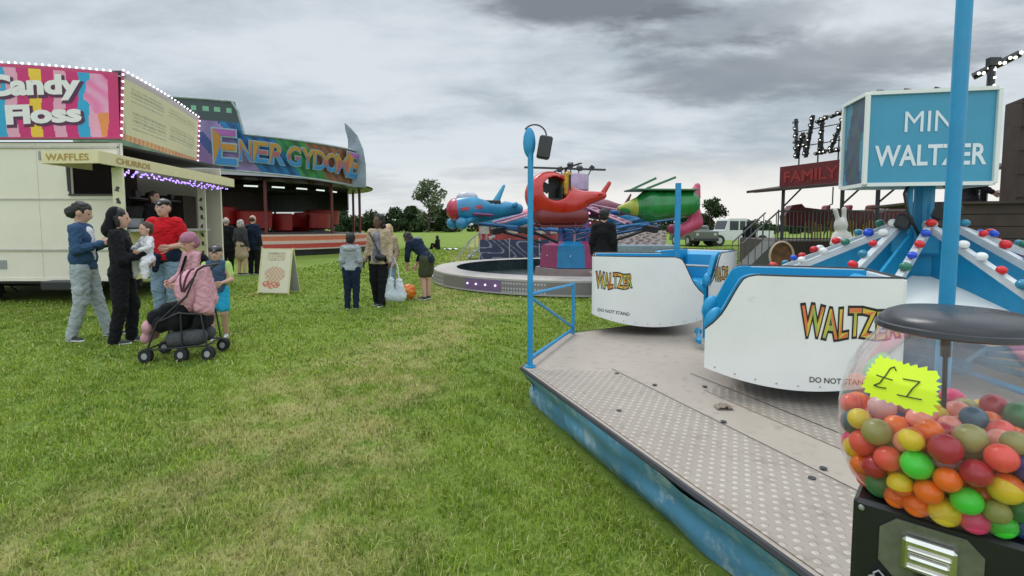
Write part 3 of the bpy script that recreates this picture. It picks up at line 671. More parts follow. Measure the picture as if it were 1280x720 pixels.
# ------------------------------------------------------------------ tubs
def top_prof(s):        # s 0 back .. 1 front
    return float(np.interp(s, [0, .73, .77, .80, .83, .86, .90, .95, 1.0], [.70, .70, .69, .67, .61, .54, .45, .38, .33]))
def bot_prof(s): return .155 - .155 * math.sin(PI * (s * .80 + .08)) ** .7
TL, TW = 1.08, .74
def rot_y(a): c, s = math.cos(a), math.sin(a); return np.array([[c, 0, s], [0, 1, 0], [-s, 0, c]])
M['tubwhite'] = mat('tub_white', (.78, .78, .75), .22, var=.05, scale=2.2, dirt=.5, dirtcol=(.42, .40, .35), dmin=.60, dmax=.78, coat=.4)
def make_tub(word, small):
    t = empty('waltzer_tub', (0, 0, 0))
    nS = 34
    def side(sg, off, b, prof=top_prof, s0=0, s1=1, th=.022, zlo=None, nS=44):
        ring = []
        for i in range(nS + 1):
            s = s0 + (s1 - s0) * i / nS; x = -TL / 2 + TL * s; y = sg * (TW / 2 - off + .075 * math.sin(PI * min(max(s, 0), 1)))
            ring.append((x, y, (bot_prof(s) if zlo is None else zlo), prof(s)))
        vs = []; fs = []
        for x, y, z0, z1 in ring: vs += [(x, y, z0), (x, y, z1), (x, y - sg * th, z1), (x, y - sg * th, z0)]
        for i in range(nS):
            a = i * 4; c = a + 4
            for j in range(4): fs.append((a + j, a + (j + 1) % 4, c + (j + 1) % 4, c + j))
        fs += [(0, 1, 2, 3), tuple(nS * 4 + j for j in (3, 2, 1, 0))]
        b.add(vs, fs if sg < 0 else [f[::-1] for f in fs])
    for sg in (-1, 1):
        b = MB(); side(sg, 0, b); b.build('side_panel', M['tubwhite'], t, smooth=True)
        b = MB()
        for i in range(9): s_ = .06 + .11 * i; b.ball((-TL / 2 + TL * s_, sg * (TW / 2 + .075 * math.sin(PI * s_) + .001), bot_prof(s_) + .03), .006, 6)
        b.build('rivets', M['steel'], t)['kind'] = 'stuff'
        b = MB(); pts = [(-TL / 2 + TL * i / nS, sg * (TW / 2 + .075 * math.sin(PI * i / nS) - .01), top_prof(i / nS) + .003) for i in range(nS + 1)]
        b.tube(pts, .0085, 6); b.build('edge_trim', M['black'], t, smooth=True)
        b = MB(); side(sg, .05, b, lambda s: top_prof(min(1, s * 1.0)) - .004 if s < .7 else max(.30, top_prof(s - .012) + .004), 0, .995, .05, .14); b.build('side_lining', M['bluefab'], t, smooth=True)
        blob('front_cushion', [('e', (TL * .455, sg * (TW / 2 - .06), .385), (.05, .045, .095), rot_y(-.35))], M['bluefab'], t, .014)
    b = MB(); b.box((-TL / 2 - .005, 0, .395), (.03, TW - .02, .60), bev=.006); b.build('back_panel', M['white'], t)
    b = MB(); b.tube([(-TL / 2 - .005, -TW / 2 + .02, .70), (-TL / 2 - .005, TW / 2 - .02, .70)], .009, 6); b.build('edge_trim', M['black'], t)
    b = MB(); b.box((-TL / 2 + .11, 0, .44), (.14, TW - .22, .48), bev=.05, ry=-.12); b.build('backrest', M['bluefab'], t, smooth=True)
    b = MB(); b.box((-.12, 0, .25), (.5, TW - .22, .16), bev=.05); b.build('seat', M['bluefab'], t, smooth=True)
    b = MB(); b.lathe([(0, .10), (.40, .10), (.44, .13), (.44, .155), (0, .155)], 24); b.build('floor_pan', M['dark'], t)
    b = MB(); b.lathe([(0, 0), (.30, 0), (.36, .05), (.36, .10), (0, .10)], 24, (0, 0, .0)); b.build('turntable', M['blackp'], t, smooth=True)
    b = MB(); b.tube([(-.05, -TW / 2 + .12, .52), (.12, -TW / 2 + .14, .52), (.12, TW / 2 - .14, .52), (-.05, TW / 2 - .12, .52)], .016, 8); b.build('lap_bar', M['steel'], t, smooth=True)
    # lettering on both sides, following the bulge
    def cfn(u, v):
        k = vnoise(u * 9, v * 4, 1.4)
        return (.62, .17, .05) if k > .62 else ((.62, .46, .05) if k > .36 else (.30, .42, .08))
    for sg in (-1, 1):
        def on(x0, z0, eps, rot):
            ca, sa = math.cos(rot), math.sin(rot)
            def f(u, v):
                xx = x0 + (u * ca - v * sa) * (1 if sg < 0 else -1); s = min(1, max(0, xx / TL + .5))
                return (xx, sg * (TW / 2 + .075 * math.sin(PI * s) + eps), z0 + u * sa + v * ca)
            return f
        wv = lambda u, v: (u, v * (1 - .18 * u) + .05 * math.sin(u * 14) + .10 * u)
        x0, z0, wdt, hgt = (word[0] if sg < 0 else word[1], word[3], word[4], word[5])
        text(word[2], None, (1, 0, 0), (0, 0, 1), wdt, hgt, M['black'], t, 'lettering', offset=.085, ref=.03, warp=wv, fn=on(x0, z0, .002, 0), space=1.05)
        text(word[2], None, (1, 0, 0), (0, 0, 1), wdt, hgt, M['paintart'], t, 'lettering', offset=.02, ref=.03, warp=wv, fn=on(x0, z0, .005, 0), colfn=cfn, space=1.05)
        text('DO NOT STAND', None, (1, 0, 0), (0, 0, 1), .32, .034, M['black'], t, 'lettering', offset=.01, fn=on(small[0] if sg < 0 else small[1], small[2], .003, -.10 if sg < 0 else .0))
    return t
# side -1 faces the viewer when the tub points to +x
spots = [(1.44, 5.52, R(-10), 'white tub nearest the gate rail, blue seat opening towards the tower'),
         (1.90, 3.50, R(180 - 19), 'large white tub nearest the viewer with black-edged top and WALTZER lettering'),
         (2.30, 6.45, R(232), 'white tub behind the rail-side tub with its curved blue seat showing'),
         (3.35, 2.10, R(268), 'white tub on the sweep arm behind the ball machine'), (4.98, 2.95, R(300), 'white tub on the far sweep arm away from the lawn'),
         (5.4, 4.7, R(30), 'white tub behind the tower on the level sweep arm'), (4.3, 6.15, R(90), 'white tub at the back of the deck below the railings')]
for i, (x, y, a, lb) in enumerate(spots):
    if i >= 4 and i != 6: continue
    t = make_tub((-.53, -.0, 'WALTZER', .33, .53, .20) if i == 1 else (-.52, .46, 'WALTZER', .37, .36, .17), (-.50, -.06 if i == 1 else .4, .06 if i == 1 else .135))
    t.location = (x, y, HD + .095); t.rotation_euler.z = a; tag(t, lb, 'ride car', 'white tubs of the small waltzer')
# crumpled paper on the deck
q = G(905, 511, HD); b = MB(); b.grid(lambda u, v: (q.x - .05 + .1 * u, q.y - .03 + .07 * v, HD + .008 + .022 * abs(math.sin(u * 9 + v * 4)) * math.sin(PI * u)), 10, 6)
b.build('crumpled_wrapper', mat('wrapper', (.2, .15, .11), .5, var=.6, scale=40), smooth='all'); tag(C.objects['crumpled_wrapper'], 'small crumpled brown wrapper lying on the grey deck', 'litter')
# ================================================================== CANDY FLOSS STALL (trailer with lit fascia)
st = empty('candy_floss_stall', (-6.95, 9.2, 0), label='cream candy floss and waffle trailer with striped pink fascia and lit bulbs', cat='food stall')
# local frame: origin at the front corner; front wall runs to -x, serving side runs to +y
LX, LYD = 5.2, 3.5; sk = math.atan2(-.75, 3.4)     # serving side leans slightly away
def sidept(t, off=0, z=0): return (-math.sin(-sk) * t * 1.0 + off * math.cos(sk), t * math.cos(sk) + off * math.sin(-sk) * 0, z)
ZB, ZW = .42, 2.88
cw = M['cream']; b = MB()
b.box((-LX / 2, .03, (ZB + 1.98) / 2), (LX, .06, 1.98 - ZB)); 
b.box((-LX / 2 - .46, .03, (1.98 + ZW) / 2), (LX - .92, .06, ZW - 1.98)); b.box((-.06, .03, (1.98 + ZW) / 2), (.12, .06, ZW - 1.98)); b.box((-.52, .03, (2.53 + ZW) / 2), (.80, .06, ZW - 2.53))
for x in (-1.5, -3.1): b.box((x, -.002, (ZB + ZW) / 2), (.012, .01, ZW - ZB - .02))
b.box((-LX / 2, -.004, ZB + .03), (LX, .02, .06)); b.build('front_wall', cw, st)
b = MB(); b.box((-LX / 2, -.016, .98), (LX, .02, .035), bev=.004); b.box((-LX / 2, -.016, 2.80), (LX, .02, .03), bev=.004); b.box((-LX / 2, -.014, 1.89), (LX, .014, .02)); [b.box((x, -.016, 1.68), (.03, .02, 2.36)) for x in (-.02, -5.18)]; b.build('wall_trim', mat('trim_alu', (.5, .48, .42), .4, .4, var=.2), st)
for x, z in ((-2.3, .72), (-1.3, 2.66)):
    b = MB(); b.box((x, -.008, z), (.30, .014, .16), bev=.003); [b.box((x, -.018, z - .05 + .025 * k), (.26, .01, .008)) for k in range(5)]; b.build('vent', M['grey'], st)
b = MB(); b.box((-LX + .03, 2.0, (ZB + ZW) / 2), (.05, 3.9, ZW - ZB)); b.box((-LX / 2 - .4, 4.0, (ZB + ZW) / 2), (LX - .2, .05, ZW - ZB)); b.build('rear_wall', cw, st)
b = MB(); p0, p1 = sidept(.06), sidept(LYD); L_ = 3.4
b.box(((p0[0] + p1[0]) / 2, (p0[1] + p1[1]) / 2, (ZB + 1.3) / 2), (.05, L_, 1.3 - ZB), rz=-sk); b.build('counter_front', M['yellow'], st)
b = MB(); b.box(((p0[0] + p1[0]) / 2 + .1, (p0[1] + p1[1]) / 2, 1.33), (.40, L_ - .1, .05), rz=-sk); b.build('counter', M['steel'], st)
b = MB(); b.box((-LX / 2 - .25, 2.0, ZB - .03), (LX - .5, 3.8, .05)); b.build('floor', M['dark'], st)
b = MB(); b.box((-LX / 2 - .2, 2.0, ZW + .02), (LX - .3, 3.7, .04)); b.build('ceiling', M['dark'], st)
b = MB(); b.box((-2.3, 1.9, 1.65), (.06, 3.2, 2.3)); b.box((-1.6, 3.5, 1.3), (1.2, .5, 1.7)); b.build('inner_partition', M['brown'], st)
b = MB(); b.box((-1.3, 2.4, 1.62), (.5, .6, .5), bev=.03); b.build('cabinet', M['steel'], st); b = MB(); b.lathe([(0, 0), (.3, 0), (.33, .18), (.28, .18), (.25, .03), (0, .03)], 16, (-.75, 1.0, 1.38)); b.build('fryer', M['steel'], st)
b = MB(); b.box((-.95, 1.9, 1.98), (.5, 1.6, .03)); 
for i in range(9): b.box((-.95 + random.uniform(-.15, .15), 1.25 + i * .16, 2.07), (.1, .09, random.uniform(.1, .18)), bev=.01)
b.build('shelf', M['blackp'], st)
b = MB()
for x in (-1.2, -3.6):
    for y in (.5, 3.3): b.box((x, y, ZB / 2 - .01), (.08, .08, ZB), bev=.004)
b.box((-2.2, .9, .3), (3.6, .08, .14)); b.box((-2.2, 2.9, .3), (3.6, .08, .14)); b.box((-1.2, 1.9, .3), (.08, 2.8, .1)); b.box((-3.6, 1.9, .3), (.08, 2.8, .1)); b.build('chassis', M['dark'], st)
for x, y in ((-2.9, .35), (-3.5, .35), (-2.9, 3.4), (-3.5, 3.4)):
    b = MB(); b.tube([(x, y - .09, .24), (x, y + .09, .24)], .24, 20); b.tube([(x, y - .1, .24), (x, y - .088, .24)], .12, 14, 1); b.build('wheel', [M['rubber'], M['steel']], st, smooth=True)
b = MB(); b.box((-.95, -.03, .36), (.75, .5, .16), bev=.02); b.build('step', M['blackp'], st)
b = MB(); b.add([(-.92, -.012, 1.98), (-.12, -.012, 1.98), (-.12, -.012, 2.53), (-.92, -.012, 2.53)], []); 
for x in (-.92, -.12): b.box((x, -.015, 2.25), (.03, .02, .60))
b.box((-.52, -.015, 1.965), (.86, .03, .03)); b.tube([(-.93, -.05, 2.52), (-.86, -.12, 2.02)], .012, 6); b.build('hatch_frame', M['dark'], st)
# big front fascia: board standing on the wall top, gently cambered top edge
FZ0, FZ1 = 2.94, 4.02; FW = 5.2
def fpt(u, v):      # u 0 far end .. 1 corner
    x = -FW + u * (FW + .07 + .10 * v); zt_ = FZ1 + .14 + .12 * math.sin(PI * min(1, u * 1.0)) - .12 * u; return (x, -.09 - .10 * v, FZ0 + v * (zt_ - FZ0))
cols = [(.60, .02, .17), (.02, .35, .62), (.78, .36, .50), (.60, .02, .17), (.86, .55, .04), (.60, .02, .17), (.78, .36, .50)]
def fcol(u, v):
    x = u * FW
    if v < .03 or v > .955: return (.55, .05, .16)
    if u > .965: return (.60, .03, .16)
    d = x - (FW - 2.05); wv = .03 * math.sin(v * 6)
    # swirl of pink floss on a cone at the corner end
    cx, cz = FW - .30, .66; r = math.hypot((x - cx) / .27, (v - cz) / .29) + .06 * math.sin(7 * math.atan2(v - cz, x - cx)) + .05 * math.sin(x * 23)
    if r < 1: k = .5 + .5 * math.sin(x * 17 + v * 13 + 2 * math.sin(v * 9)); return (.80, .20 + .16 * k, .42 + .14 * k)
    if v < .42 and abs(x - (FW - .26)) < .035 + .2 * v: return (.78, .26, .08)
    if v < .34 and math.hypot(x - (FW - .07), (v - .16) * 1.1) < .1: return (.16, .40, .20) if x > FW - .10 else (.70, .30, .42)
    if u < .62 and v > .68: return (.72, .18, .06)
    xx = x - .32 * v * 0 + wv; i = int(xx / .205) % 7; return cols[i]
b = MB(); b.grid(fpt, 300, 46, 0, fcol); b.build('front_fascia', M['paintart'], st, smooth=False, col=True)
b = MB(); b.grid(lambda u, v: (fpt(u, 0)[0], .06 - .02 * v, fpt(u, v)[2]), 20, 2); b.grid(lambda u, v: (fpt(u, 1)[0], -.19 + .24 * v, fpt(u, 1)[2] + .004), 20, 1); b.build('fascia_back', mat('fascia_grey', (.45, .4, .46), .5), st)
wht = mat('letter_white', (.82, .78, .78), .35, var=.05); shd = mat('letter_plum', (.10, .02, .08), .5)
for word, x0, z0, wd, hg, tl in (('Candy', -2.22, .47, 1.60, .40, .06), ('Floss', -1.93, .18, 1.30, .29, .05)):
    def fn(u, v, dxy=0, dz=0, eps=.012):
        q = fpt((FW + x0 + u + dxy) / FW, (z0 * 1.08 + v + u * tl + dz) / 1.08); return (q[0], q[1] - eps, q[2])
    wv = lambda u, v: (u, v)
    text(word, None, (1, 0, 0), (0, 0, 1), wd, hg, shd, st, 'lettering', offset=.085, ref=.05, fn=lambda u, v: fn(u, v, .025, -.03, .006))
    text(word, None, (1, 0, 0), (0, 0, 1), wd, hg, wht, st, 'lettering', offset=.05, ref=.05, fn=fn)
# side fascia (menu board) receding along the serving side
def spt(u, v, off=0): 
    q = sidept(u * 3.6 - .02); return (q[0] + .07 + .09 * v + off, q[1] - .08, FZ0 + .0 - .0 * u + v * (1.16 - .10 * u + .05 * math.sin(PI * u)))
def scol(u, v):
    if u < .03 or u > .972: return (.55, .04, .16)
    if v < .08: return (.62, .20 + .2 * (int(u * 44) % 2), .12)
    if v > .9: return (.50, .42, .44)
    c = (.66, .60, .36)
    for (a, e, p, q, f) in ((.10, .47, .60, .82, 1), (.53, .93, .66, .84, 0), (.12, .50, .2, .5, 1), (.55, .92, .22, .56, 1)):
        if a < u < e and p < v < q and (int(v * 34) % 2) and vnoise(u * 70, v * 30, 2) > .28: return (.40, .38, .24) if f else (.46, .43, .26)
    return c
b = MB(); b.grid(spt, 150, 44, 0, scol); b.build('side_fascia', M['paintart'], st, col=True)
b = MB(); b.grid(lambda u, v: (spt(u, 1)[0] - .2 * v, spt(u, 1)[1], spt(u, 1)[2] + .004), 10, 1); b.grid(lambda u, v: (spt(1, v)[0] - .3 * u, spt(1, v)[1] + .01, spt(1, v)[2]), 2, 2); b.build('fascia_back', MATS['fascia_grey'], st)
# bulbs
q = MB(); q.ball((0, 0, 0), .018, 8); proto = q.build('bulb', M['glow'], st, smooth='all'); bd = proto.data; bpy.data.objects.remove(proto)
def bulb(p):
    o = bpy.data.objects.new('bulb', bd); C.objects.link(o); o.parent = st; o.location = p
for i in range(26): u = .44 + .56 * i / 26; q = fpt(u, 1); bulb((q[0], q[1] - .015, q[2] + .02))
for i in range(22): q = spt((i + .2) / 22, 1); bulb((q[0] + .02, q[1], q[2] + .02))
for i in range(10): q = spt(.012, (i + .5) / 10); bulb((q[0] + .02, q[1] - .01, q[2]))
for i in range(9): q = spt(.988, (i + .5) / 9); bulb((q[0] + .02, q[1] - .01, q[2]))
# awning round the corner: lit cream pelmet on posts
AW = [(-.52, -.02), (-.52, -.95), (.40, -1.0), (-.12, 3.9), (-.75, 3.9)]
b = MB(); zA = 2.40
for (a, c) in ((AW[0], AW[1]), (AW[1], AW[2]), (AW[2], AW[3]), (AW[3], AW[4])):
    a = Vector(a); c = Vector(c); m_ = (a + c) / 2; d = c - a; b.box((m_.x, m_.y, zA + .10), (d.length + .03, .035, .20), rz=math.atan2(d.y, d.x), bev=.004)
b.build('awning_pelmet', mat('pelmet_cream', (.70, .62, .36), .5, var=.06), st)
b = MB(); b.add([(*p, zA + .205) for p in AW] + [(*p, zA + .18) for p in AW], [(0, 1, 2, 3, 4), (9, 8, 7, 6, 5)]); b.build('awning_roof', M['cream'], st)
og = mat('letter_orange', (.42, .25, .05), .5); ca = Vector(AW[1]); cb = Vector(AW[2]); d1 = (cb - ca).normalized()
text('WAFFLES', (ca.x + .06, ca.y - .022, zA + .045), (d1.x, d1.y, 0), (0, 0, 1), .72, .11, og, st, offset=.02)
cc = Vector(AW[3]); d2 = (cc - cb).normalized(); nrm2 = Vector((d2.y, -d2.x))
for i, wd_ in enumerate(('CHURROS',)):
    p_ = cb + d2 * (.4 + i * 1.5) + nrm2 * .021; text(wd_, (p_.x, p_.y, zA + .045), (d2.x, d2.y, 0), (0, 0, 1), .95, .10, og, st, offset=.02)
q = MB(); q.ball((0, 0, 0), .018, 6); q = q.build('led', M['glowp'], st); ld = q.data; bpy.data.objects.remove(q)
for i in range(98):
    t = (i + .5) / 98; p_ = Vector(AW[2]).lerp(Vector(AW[3]), .12 + .86 * t); r = i % 6
    o = bpy.data.objects.new('led', ld); C.objects.link(o); o.parent = st; o.location = (p_.x - .08 - r * .05 + random.uniform(-.02, .02), p_.y, zA + .0 - .07 * abs(math.sin(t * 46)) + random.uniform(-.03, .02))
def printed_post(x, y, nm='awning_post', z1=2.40, zb=.0):
    b = MB(); b.box((x, y, (zb + z1) / 2), (.17, .05, z1 - zb), rz=.15, bev=.004); b.build(nm, mat('post_cream', (.70, .66, .46), .5), st)
    for i in range(7):
        b = MB(); z = z1 - .35 - i * .21; k = i % 3
        b.box((x + .003, y - .0285, z), (.05, .004, .09 if k else .06), rz=.15, ry=(.4, -.4, 0)[k]); b.box((x - .012 + .02 * k, y - .029, z - .04), (.07, .004, .018), rz=.15, ry=.3); b.build('post_print', mat('print_dark', (.05, .05, .06), .6), st)
printed_post(.24, -.40)
printed_post(-.46, 3.1)
# ------------------------------------------------------------------ waffle board on the lawn
q = G(349, 366); ab = empty('pavement_board', (q.x, q.y, 0), R(-8), 'cream A-shaped board with a waffle picture standing on the grass', 'sign board')
def acol(u, v):
    if u < .04 or u > .96 or v < .03 or v > .97: return (.62, .56, .34)
    if .72 < v < .92 and .2 < u < .8: return (.40, .30, .20) if (int(v * 40) % 2 and vnoise(u * 40, v * 20) > .35) else (.66, .6, .42)
    r = math.hypot((u - .5) / .34, (v - .42) / .17)
    if r < 1: return (.56, .36, .22) if (int(u * 16) + int(v * 20)) % 2 else (.66, .5, .38)
    if math.hypot((u - .42) / .3, (v - .20) / .1) < 1: return (.58, .16, .12) if vnoise(u * 14, v * 16) > .4 else (.62, .5, .3)
    return (.68, .64, .48)
for sg in (-1, 1):
    b = MB(); b.grid(lambda u, v: (-.34 + .68 * u, sg * (.22 - .20 * v) - .0, .02 + .92 * v), 34, 44, 0, acol); b.grid(lambda u, v: (-.34 + .68 * u, sg * (.205 - .20 * v), .02 + .92 * v), 1, 1); b.build('board', M['paintart'], ab, col=True)
b = MB()
for sg in (-1, 1):
    for x in (-.345, .345): b.tube([(x, sg * .22, 0), (x, sg * .012, .95)], .014, 6)
b.build('frame', M['yellow'], ab)

# ================================================================== THE BIG WALTZER
ED = empty('big_waltzer', (-15.75, 29.5, 0), label='large covered waltzer with multicoloured ENERGYDOME front and striped steps', cat='fairground ride')
RR = 7.4
def ring(rad, ang, z): return (rad * math.cos(ang), rad * math.sin(ang), z)
a_vis0, a_vis1 = R(-135), R(15)
stripes = [mat('step_red', (.42, .05, .035), .5), mat('step_cream', (.52, .46, .36), .5), mat('step_orange', (.50, .14, .06), .5)]
for i, (r0, r1, z0, z1, mi) in enumerate(((7.55, 7.4, .30, .36, 1), (7.5, 7.3, .36, .58, 0), (7.35, 7.15, .58, .72, 1), (7.2, 7.0, .72, .94, 2), (7.05, 6.85, .94, 1.02, 1))):
    b = MB(); b.lathe([(r0 - .12, z0), (r0, z0), (r0, z1), (r1 - .15, z1)], 80); b.build('step_ring', stripes[mi], ED, smooth=True)
b = MB(); b.lathe([(7.3, 0), (7.3, .3)], 60); b.build('under_skirt', M['black'], ED)
b = MB(); b.lathe([(7.0, 1.01), (5.4, 1.05), (5.3, 1.12), (0, 1.16)], 60); b.build('platform', mat('ride_floor', (.12, .10, .10), .6, var=.3), ED, smooth=True)
b = MB(); b.lathe([(0, 1.1), (1.6, 1.1), (1.7, 1.6), (1.5, 3.3), (1.9, 3.7), (0, 3.7)], 24); b.build('centre_booth', M['brown'], ED, smooth=True)
b = MB(); b.lathe([(7.5, 3.62), (6.9, 3.55), (2.0, 3.9), (0, 3.95)], 60); b.lathe([(7.55, 3.68), (0, 4.9)], 60); b.build('canopy', M['black'], ED)
b = MB(); b.lathe([(6.1, 2.4), (6.1, 3.62)], 40, a0=R(10), a1=R(170)); b.build('rear_shade', M['black'], ED)
for i in range(12):
    a = 2 * PI * i / 12 + R(8); b = MB(); b.tube([ring(6.8, a, .95), ring(6.8, a, 3.65)], .075, 10); b.build('post', M['maroon'], ED, smooth=True)
b = MB()
for k in range(20): a = 2 * PI * k / 20; b.tube([ring(1.8, a, 3.78), ring(7.2, a, 3.60)], .05, 5)
b.build('canopy_rib', M['dark'], ED)
slm = mat('strip_lamp', (.8, .85, .9), .4, emit=(.9, 1, .95), estr=.7)
for k in range(11): a = R(-128 + 12 * k); b = MB(); b.box(ring(5.9, a, 3.33), (.05, .6, .07), rz=a); b.build('strip_lamp', slm, ED)
for i in range(9):         # red tub cars on the undulating track
    a = R(-140 + 22 * i); r = 4.6; c = ring(r, a, 1.15 + .18 * math.sin(3 * a)); 
    car = empty('waltzer_car', (0, 0, 0)); car.parent = ED; car.location = c; car.rotation_euler = (0, 0, a + R((-60, 25, 140, -30, 80, 10, 60, 190, -20)[i]))
    b = MB(); b.lathe([(.60, .15), (.92, .25), (.98, 1.05), (.92, 1.10), (.86, 1.02), (.70, .4), (0, .4)], 22, a0=R(40), a1=R(320)); b.build('tub', mat('car_red', (.26, .010, .010), .4, var=.25, scale=2), car, smooth=True)
    b = MB(); b.lathe([(0, 0), (.7, 0), (.7, .14), (0, .14)], 18); b.build('turntable', M['black'], car)
for rad, z in ((5.6, 2.0), (5.6, 1.7)):
    b = MB(); b.lathe([(rad, z), (rad + .03, z + .05), (rad, z + .1)], 60, a0=R(20), a1=R(200)); b.build('rear_rail', M['grey'], ED)
# the painted front
def arc(ang): return ang
A0, A1 = R(-112), R(-19)          # left .. right round the front
def px_of(p): x, y = p[0] + ED.location.x, p[1] + ED.location.y; return 640 + 640 * x / (y * .9976)
US = np.linspace(0, 1.12, 500)
def u_at(px): return float(US[np.argmin([abs(px_of(ring(7.95, A0 + (A1 - A0) * u, 4.5)) - px) for u in US])])
UW = u_at(299)
def ebot(u): return 3.95 - .42 * u + .10 * math.sin(PI * u)
def etop(u): 
    z = 5.62 - .30 * u - .05 * math.sin(PI * u * 1.0)
    if u < UW + .02:
        z = 6.75 if u < UW else 6.75 - (u - UW) / .02 * 1.15
    return z
def ept(u, v, eps=0):
    a = A0 + (A1 - A0) * u; r = 7.85 + eps + .22 * v; z0, z1 = ebot(u), etop(u); return ring(r, a, z0 + (z1 - z0) * v)
pal = [(.012, .16, .45), (.05, .30, .60), (.28, .10, .45), (.03, .45, .06), (.35, .22, .55), (.02, .10, .30), (.42, .16, .05), (.50, .26, .06)]
def ecol(u, v):
    z = (ebot(u) + (etop(u) - ebot(u)) * v); s = 2.6 + (u - u_at(245)) * 13.5 + (z - 4) * .85; g = vnoise(u * 30, v * 3)
    if z > 5.9: 
        if 6.3 < z < 6.5 and int(u * 60) % 2: return (.20, .45, .30)
        return (.05, .07, .08) if z < 6.72 else (.04, .22, .1)
    if s < 2.2: c = (.20, .30, .22)
    elif s < 2.9: c = (.03, .44, .05)
    elif s < 3.7: c = (.30, .16, .42)
    elif s < 4.2: c = (.05, .09, .30)
    elif s < 5.2: c = (.34, .24, .52)
    elif s < 7.0: c = (.015, .20, .48) if (int(s * 4) % 2) else (.012, .10, .30)
    elif s < 8.4: c = (.05, .30, .07) if (int(s * 5) % 3) else (.03, .18, .10)
    elif s < 10.9: c = (.36, .14, .05) if (int(s * 4) % 2) else (.22, .10, .08)
    else: c = (.22, .08, .12)
    return tuple(x * (.55 + .4 * g) for x in c)
b = MB(); b.grid(ept, 340, 30, 0, ecol); b.build('front_board', M['paintart'], ED, col=True)
b = MB(); b.grid(lambda u, v: ept(u, v, -.06), 60, 2); b.build('board_back', M['dark'], ED)
b = MB(); b.tube([ept(i / 60, 1, .02) for i in range(61)], .05, 5); b.tube([ept(i / 60, 0, .02) for i in range(61)], .05, 5); b.build('board_edge', mat('edge_silver', (.35, .4, .42), .4, var=.3), ED)
# letters: big E, small caps, big final E
uL, uR = .405, .955
lw = (A1 - A0) * 7.9
outl = mat('letter_outline', (.30, .42, .50), .4); 
def lcol(u, v):
    return (.40, .22, .03) if v > .60 else ((.34, .10, .10) if v > .34 else (.03, .20, .45))
def lcolE(u, v): return (.34, .10, .36) if v > .7 else ((.45, .20, .03) if v > .35 else (.03, .20, .48))
slots = [('E', .085, -.05, 1.0, lcolE)] + [(ch, .058, .12, .68, lcol) for ch in 'NERGYDOM'] + [('E', .064, .05, .92, lcolE)]
# the first tall E stands in front of the wing, the rest follow the arc
LPX = [(272, 300), (302, 318), (320, 337), (339, 357), (359, 376), (376, 392), (391, 406), (405, 420), (418, 433), (431, 449)]
for (ch, du, v0, vh, cf), (pa, pb_x) in zip(slots, LPX):
    u = u_at(pa); du = (u_at(pb_x) - u) / .9
    def fn(x, y, eps, u=u, v0=v0):
        uu = u + x; z0 = ebot(uu); z = z0 + .28 + (y + v0) * 1.30; a = A0 + (A1 - A0) * uu; return ring(8.06 + eps + .2 * (z - z0) / 1.7, a, z)
    if pa == 431: vh = .95
    text(ch, None, (1, 0, 0), (0, 0, 1), du * .86, vh * (1.12 if pa == 272 else 1), outl, ED, 'letter', offset=.05, ref=.02, fn=lambda x, y: fn(x, y, .02))
    text(ch, None, (1, 0, 0), (0, 0, 1), du * .86, vh * (1.12 if pa == 272 else 1), M['paintart'], ED, 'letter', offset=.02, ref=.02, fn=lambda x, y: fn(x, y, .06), colfn=cf)
# the silver horn at the end of the board
hp = [ept(.93, 1), ept(1.0, 0)]
c0_ = Vector(ring(8.1, A1 + .02, 0)); hd = Vector((-math.sin(A1 - .5), math.cos(A1 - .5), 0)); hx = P(434, 200, 27.0) - Vector((ED.location.x, ED.location.y, 0))
b = MB(); poly = [(-.05, ebot(1) - .05), (1.05, ebot(1) - .1), (1.05, 4.6), (.92, 5.4), (.62, 6.1), (.2, 6.55), (-.05, 6.75), (-.02, 6.4), (.12, 5.9), (.12, 5.2)]
b.prism([(x_ * .95, z_) for x_, z_ in poly], (hx.x, hx.y, 0), (1, -.1, 0), (0, 0, 1), .12); b.build('end_horn', mat('horn_silver', (.22, .26, .30), .4, .3, var=.5, scale=1.2), ED)

# ================================================================== AEROPLANE RIDE
HX, HY = 1.62, 13.6
AR = empty('plane_ride', (HX, HY, 0), label='round children\'s plane ride with blue hub, lit ring base and dark pit', cat='fairground ride')
b = MB(); b.lathe([(3.08, .36), (3.15, .38), (3.62, .36), (3.66, .33)], 72); b.build('ring_deck', mat('ring_grey', (.40, .36, .33), .6, var=.2, scale=3), AR, smooth=True)
def rcol(u, v):
    k = int(u * 24) % 24
    if v < .12 or v > .9: return (.40, .38, .36)
    if k % 3 == 1: return (.52, .50, .46) if (int(u * 720) % 2 and int(v * 8) % 2) else (.22, .20, .22)
    if k % 3 == 2: return (.20, .18, .18)
    return (.16 + .08 * vnoise(u * 90, v * 4), .12, .26)
b = MB(); b.grid(lambda u, v: (3.70 * math.cos(2 * PI * u), 3.70 * math.sin(2 * PI * u), .03 + .31 * v), 720, 9, 0, rcol); b.build('ring_panels', M['paintart'], AR, col=True)
q = MB(); q.ball((0, 0, 0), .025, 6); pb_ = q.build('ring_bulb', mat('bulb_lilac', (.7, .6, .9), .3, emit=(.8, .7, 1), estr=1.2), AR); bd2 = pb_.data; bpy.data.objects.remove(pb_)
for i in range(60):
    a = R(150 + i * 4)
    if int((a / (2 * PI) % 1) * 24) % 3 == 0:
        o = bpy.data.objects.new('ring_bulb', bd2); C.objects.link(o); o.parent = AR; o.location = ring(3.71, a, .19)
b = MB(); b.lathe([(0, .05), (3.08, .05), (3.08, .36)], 60); b.build('pit_floor', mat('pit_dark', (.016, .035, .038), .25, var=.5, scale=2), AR)
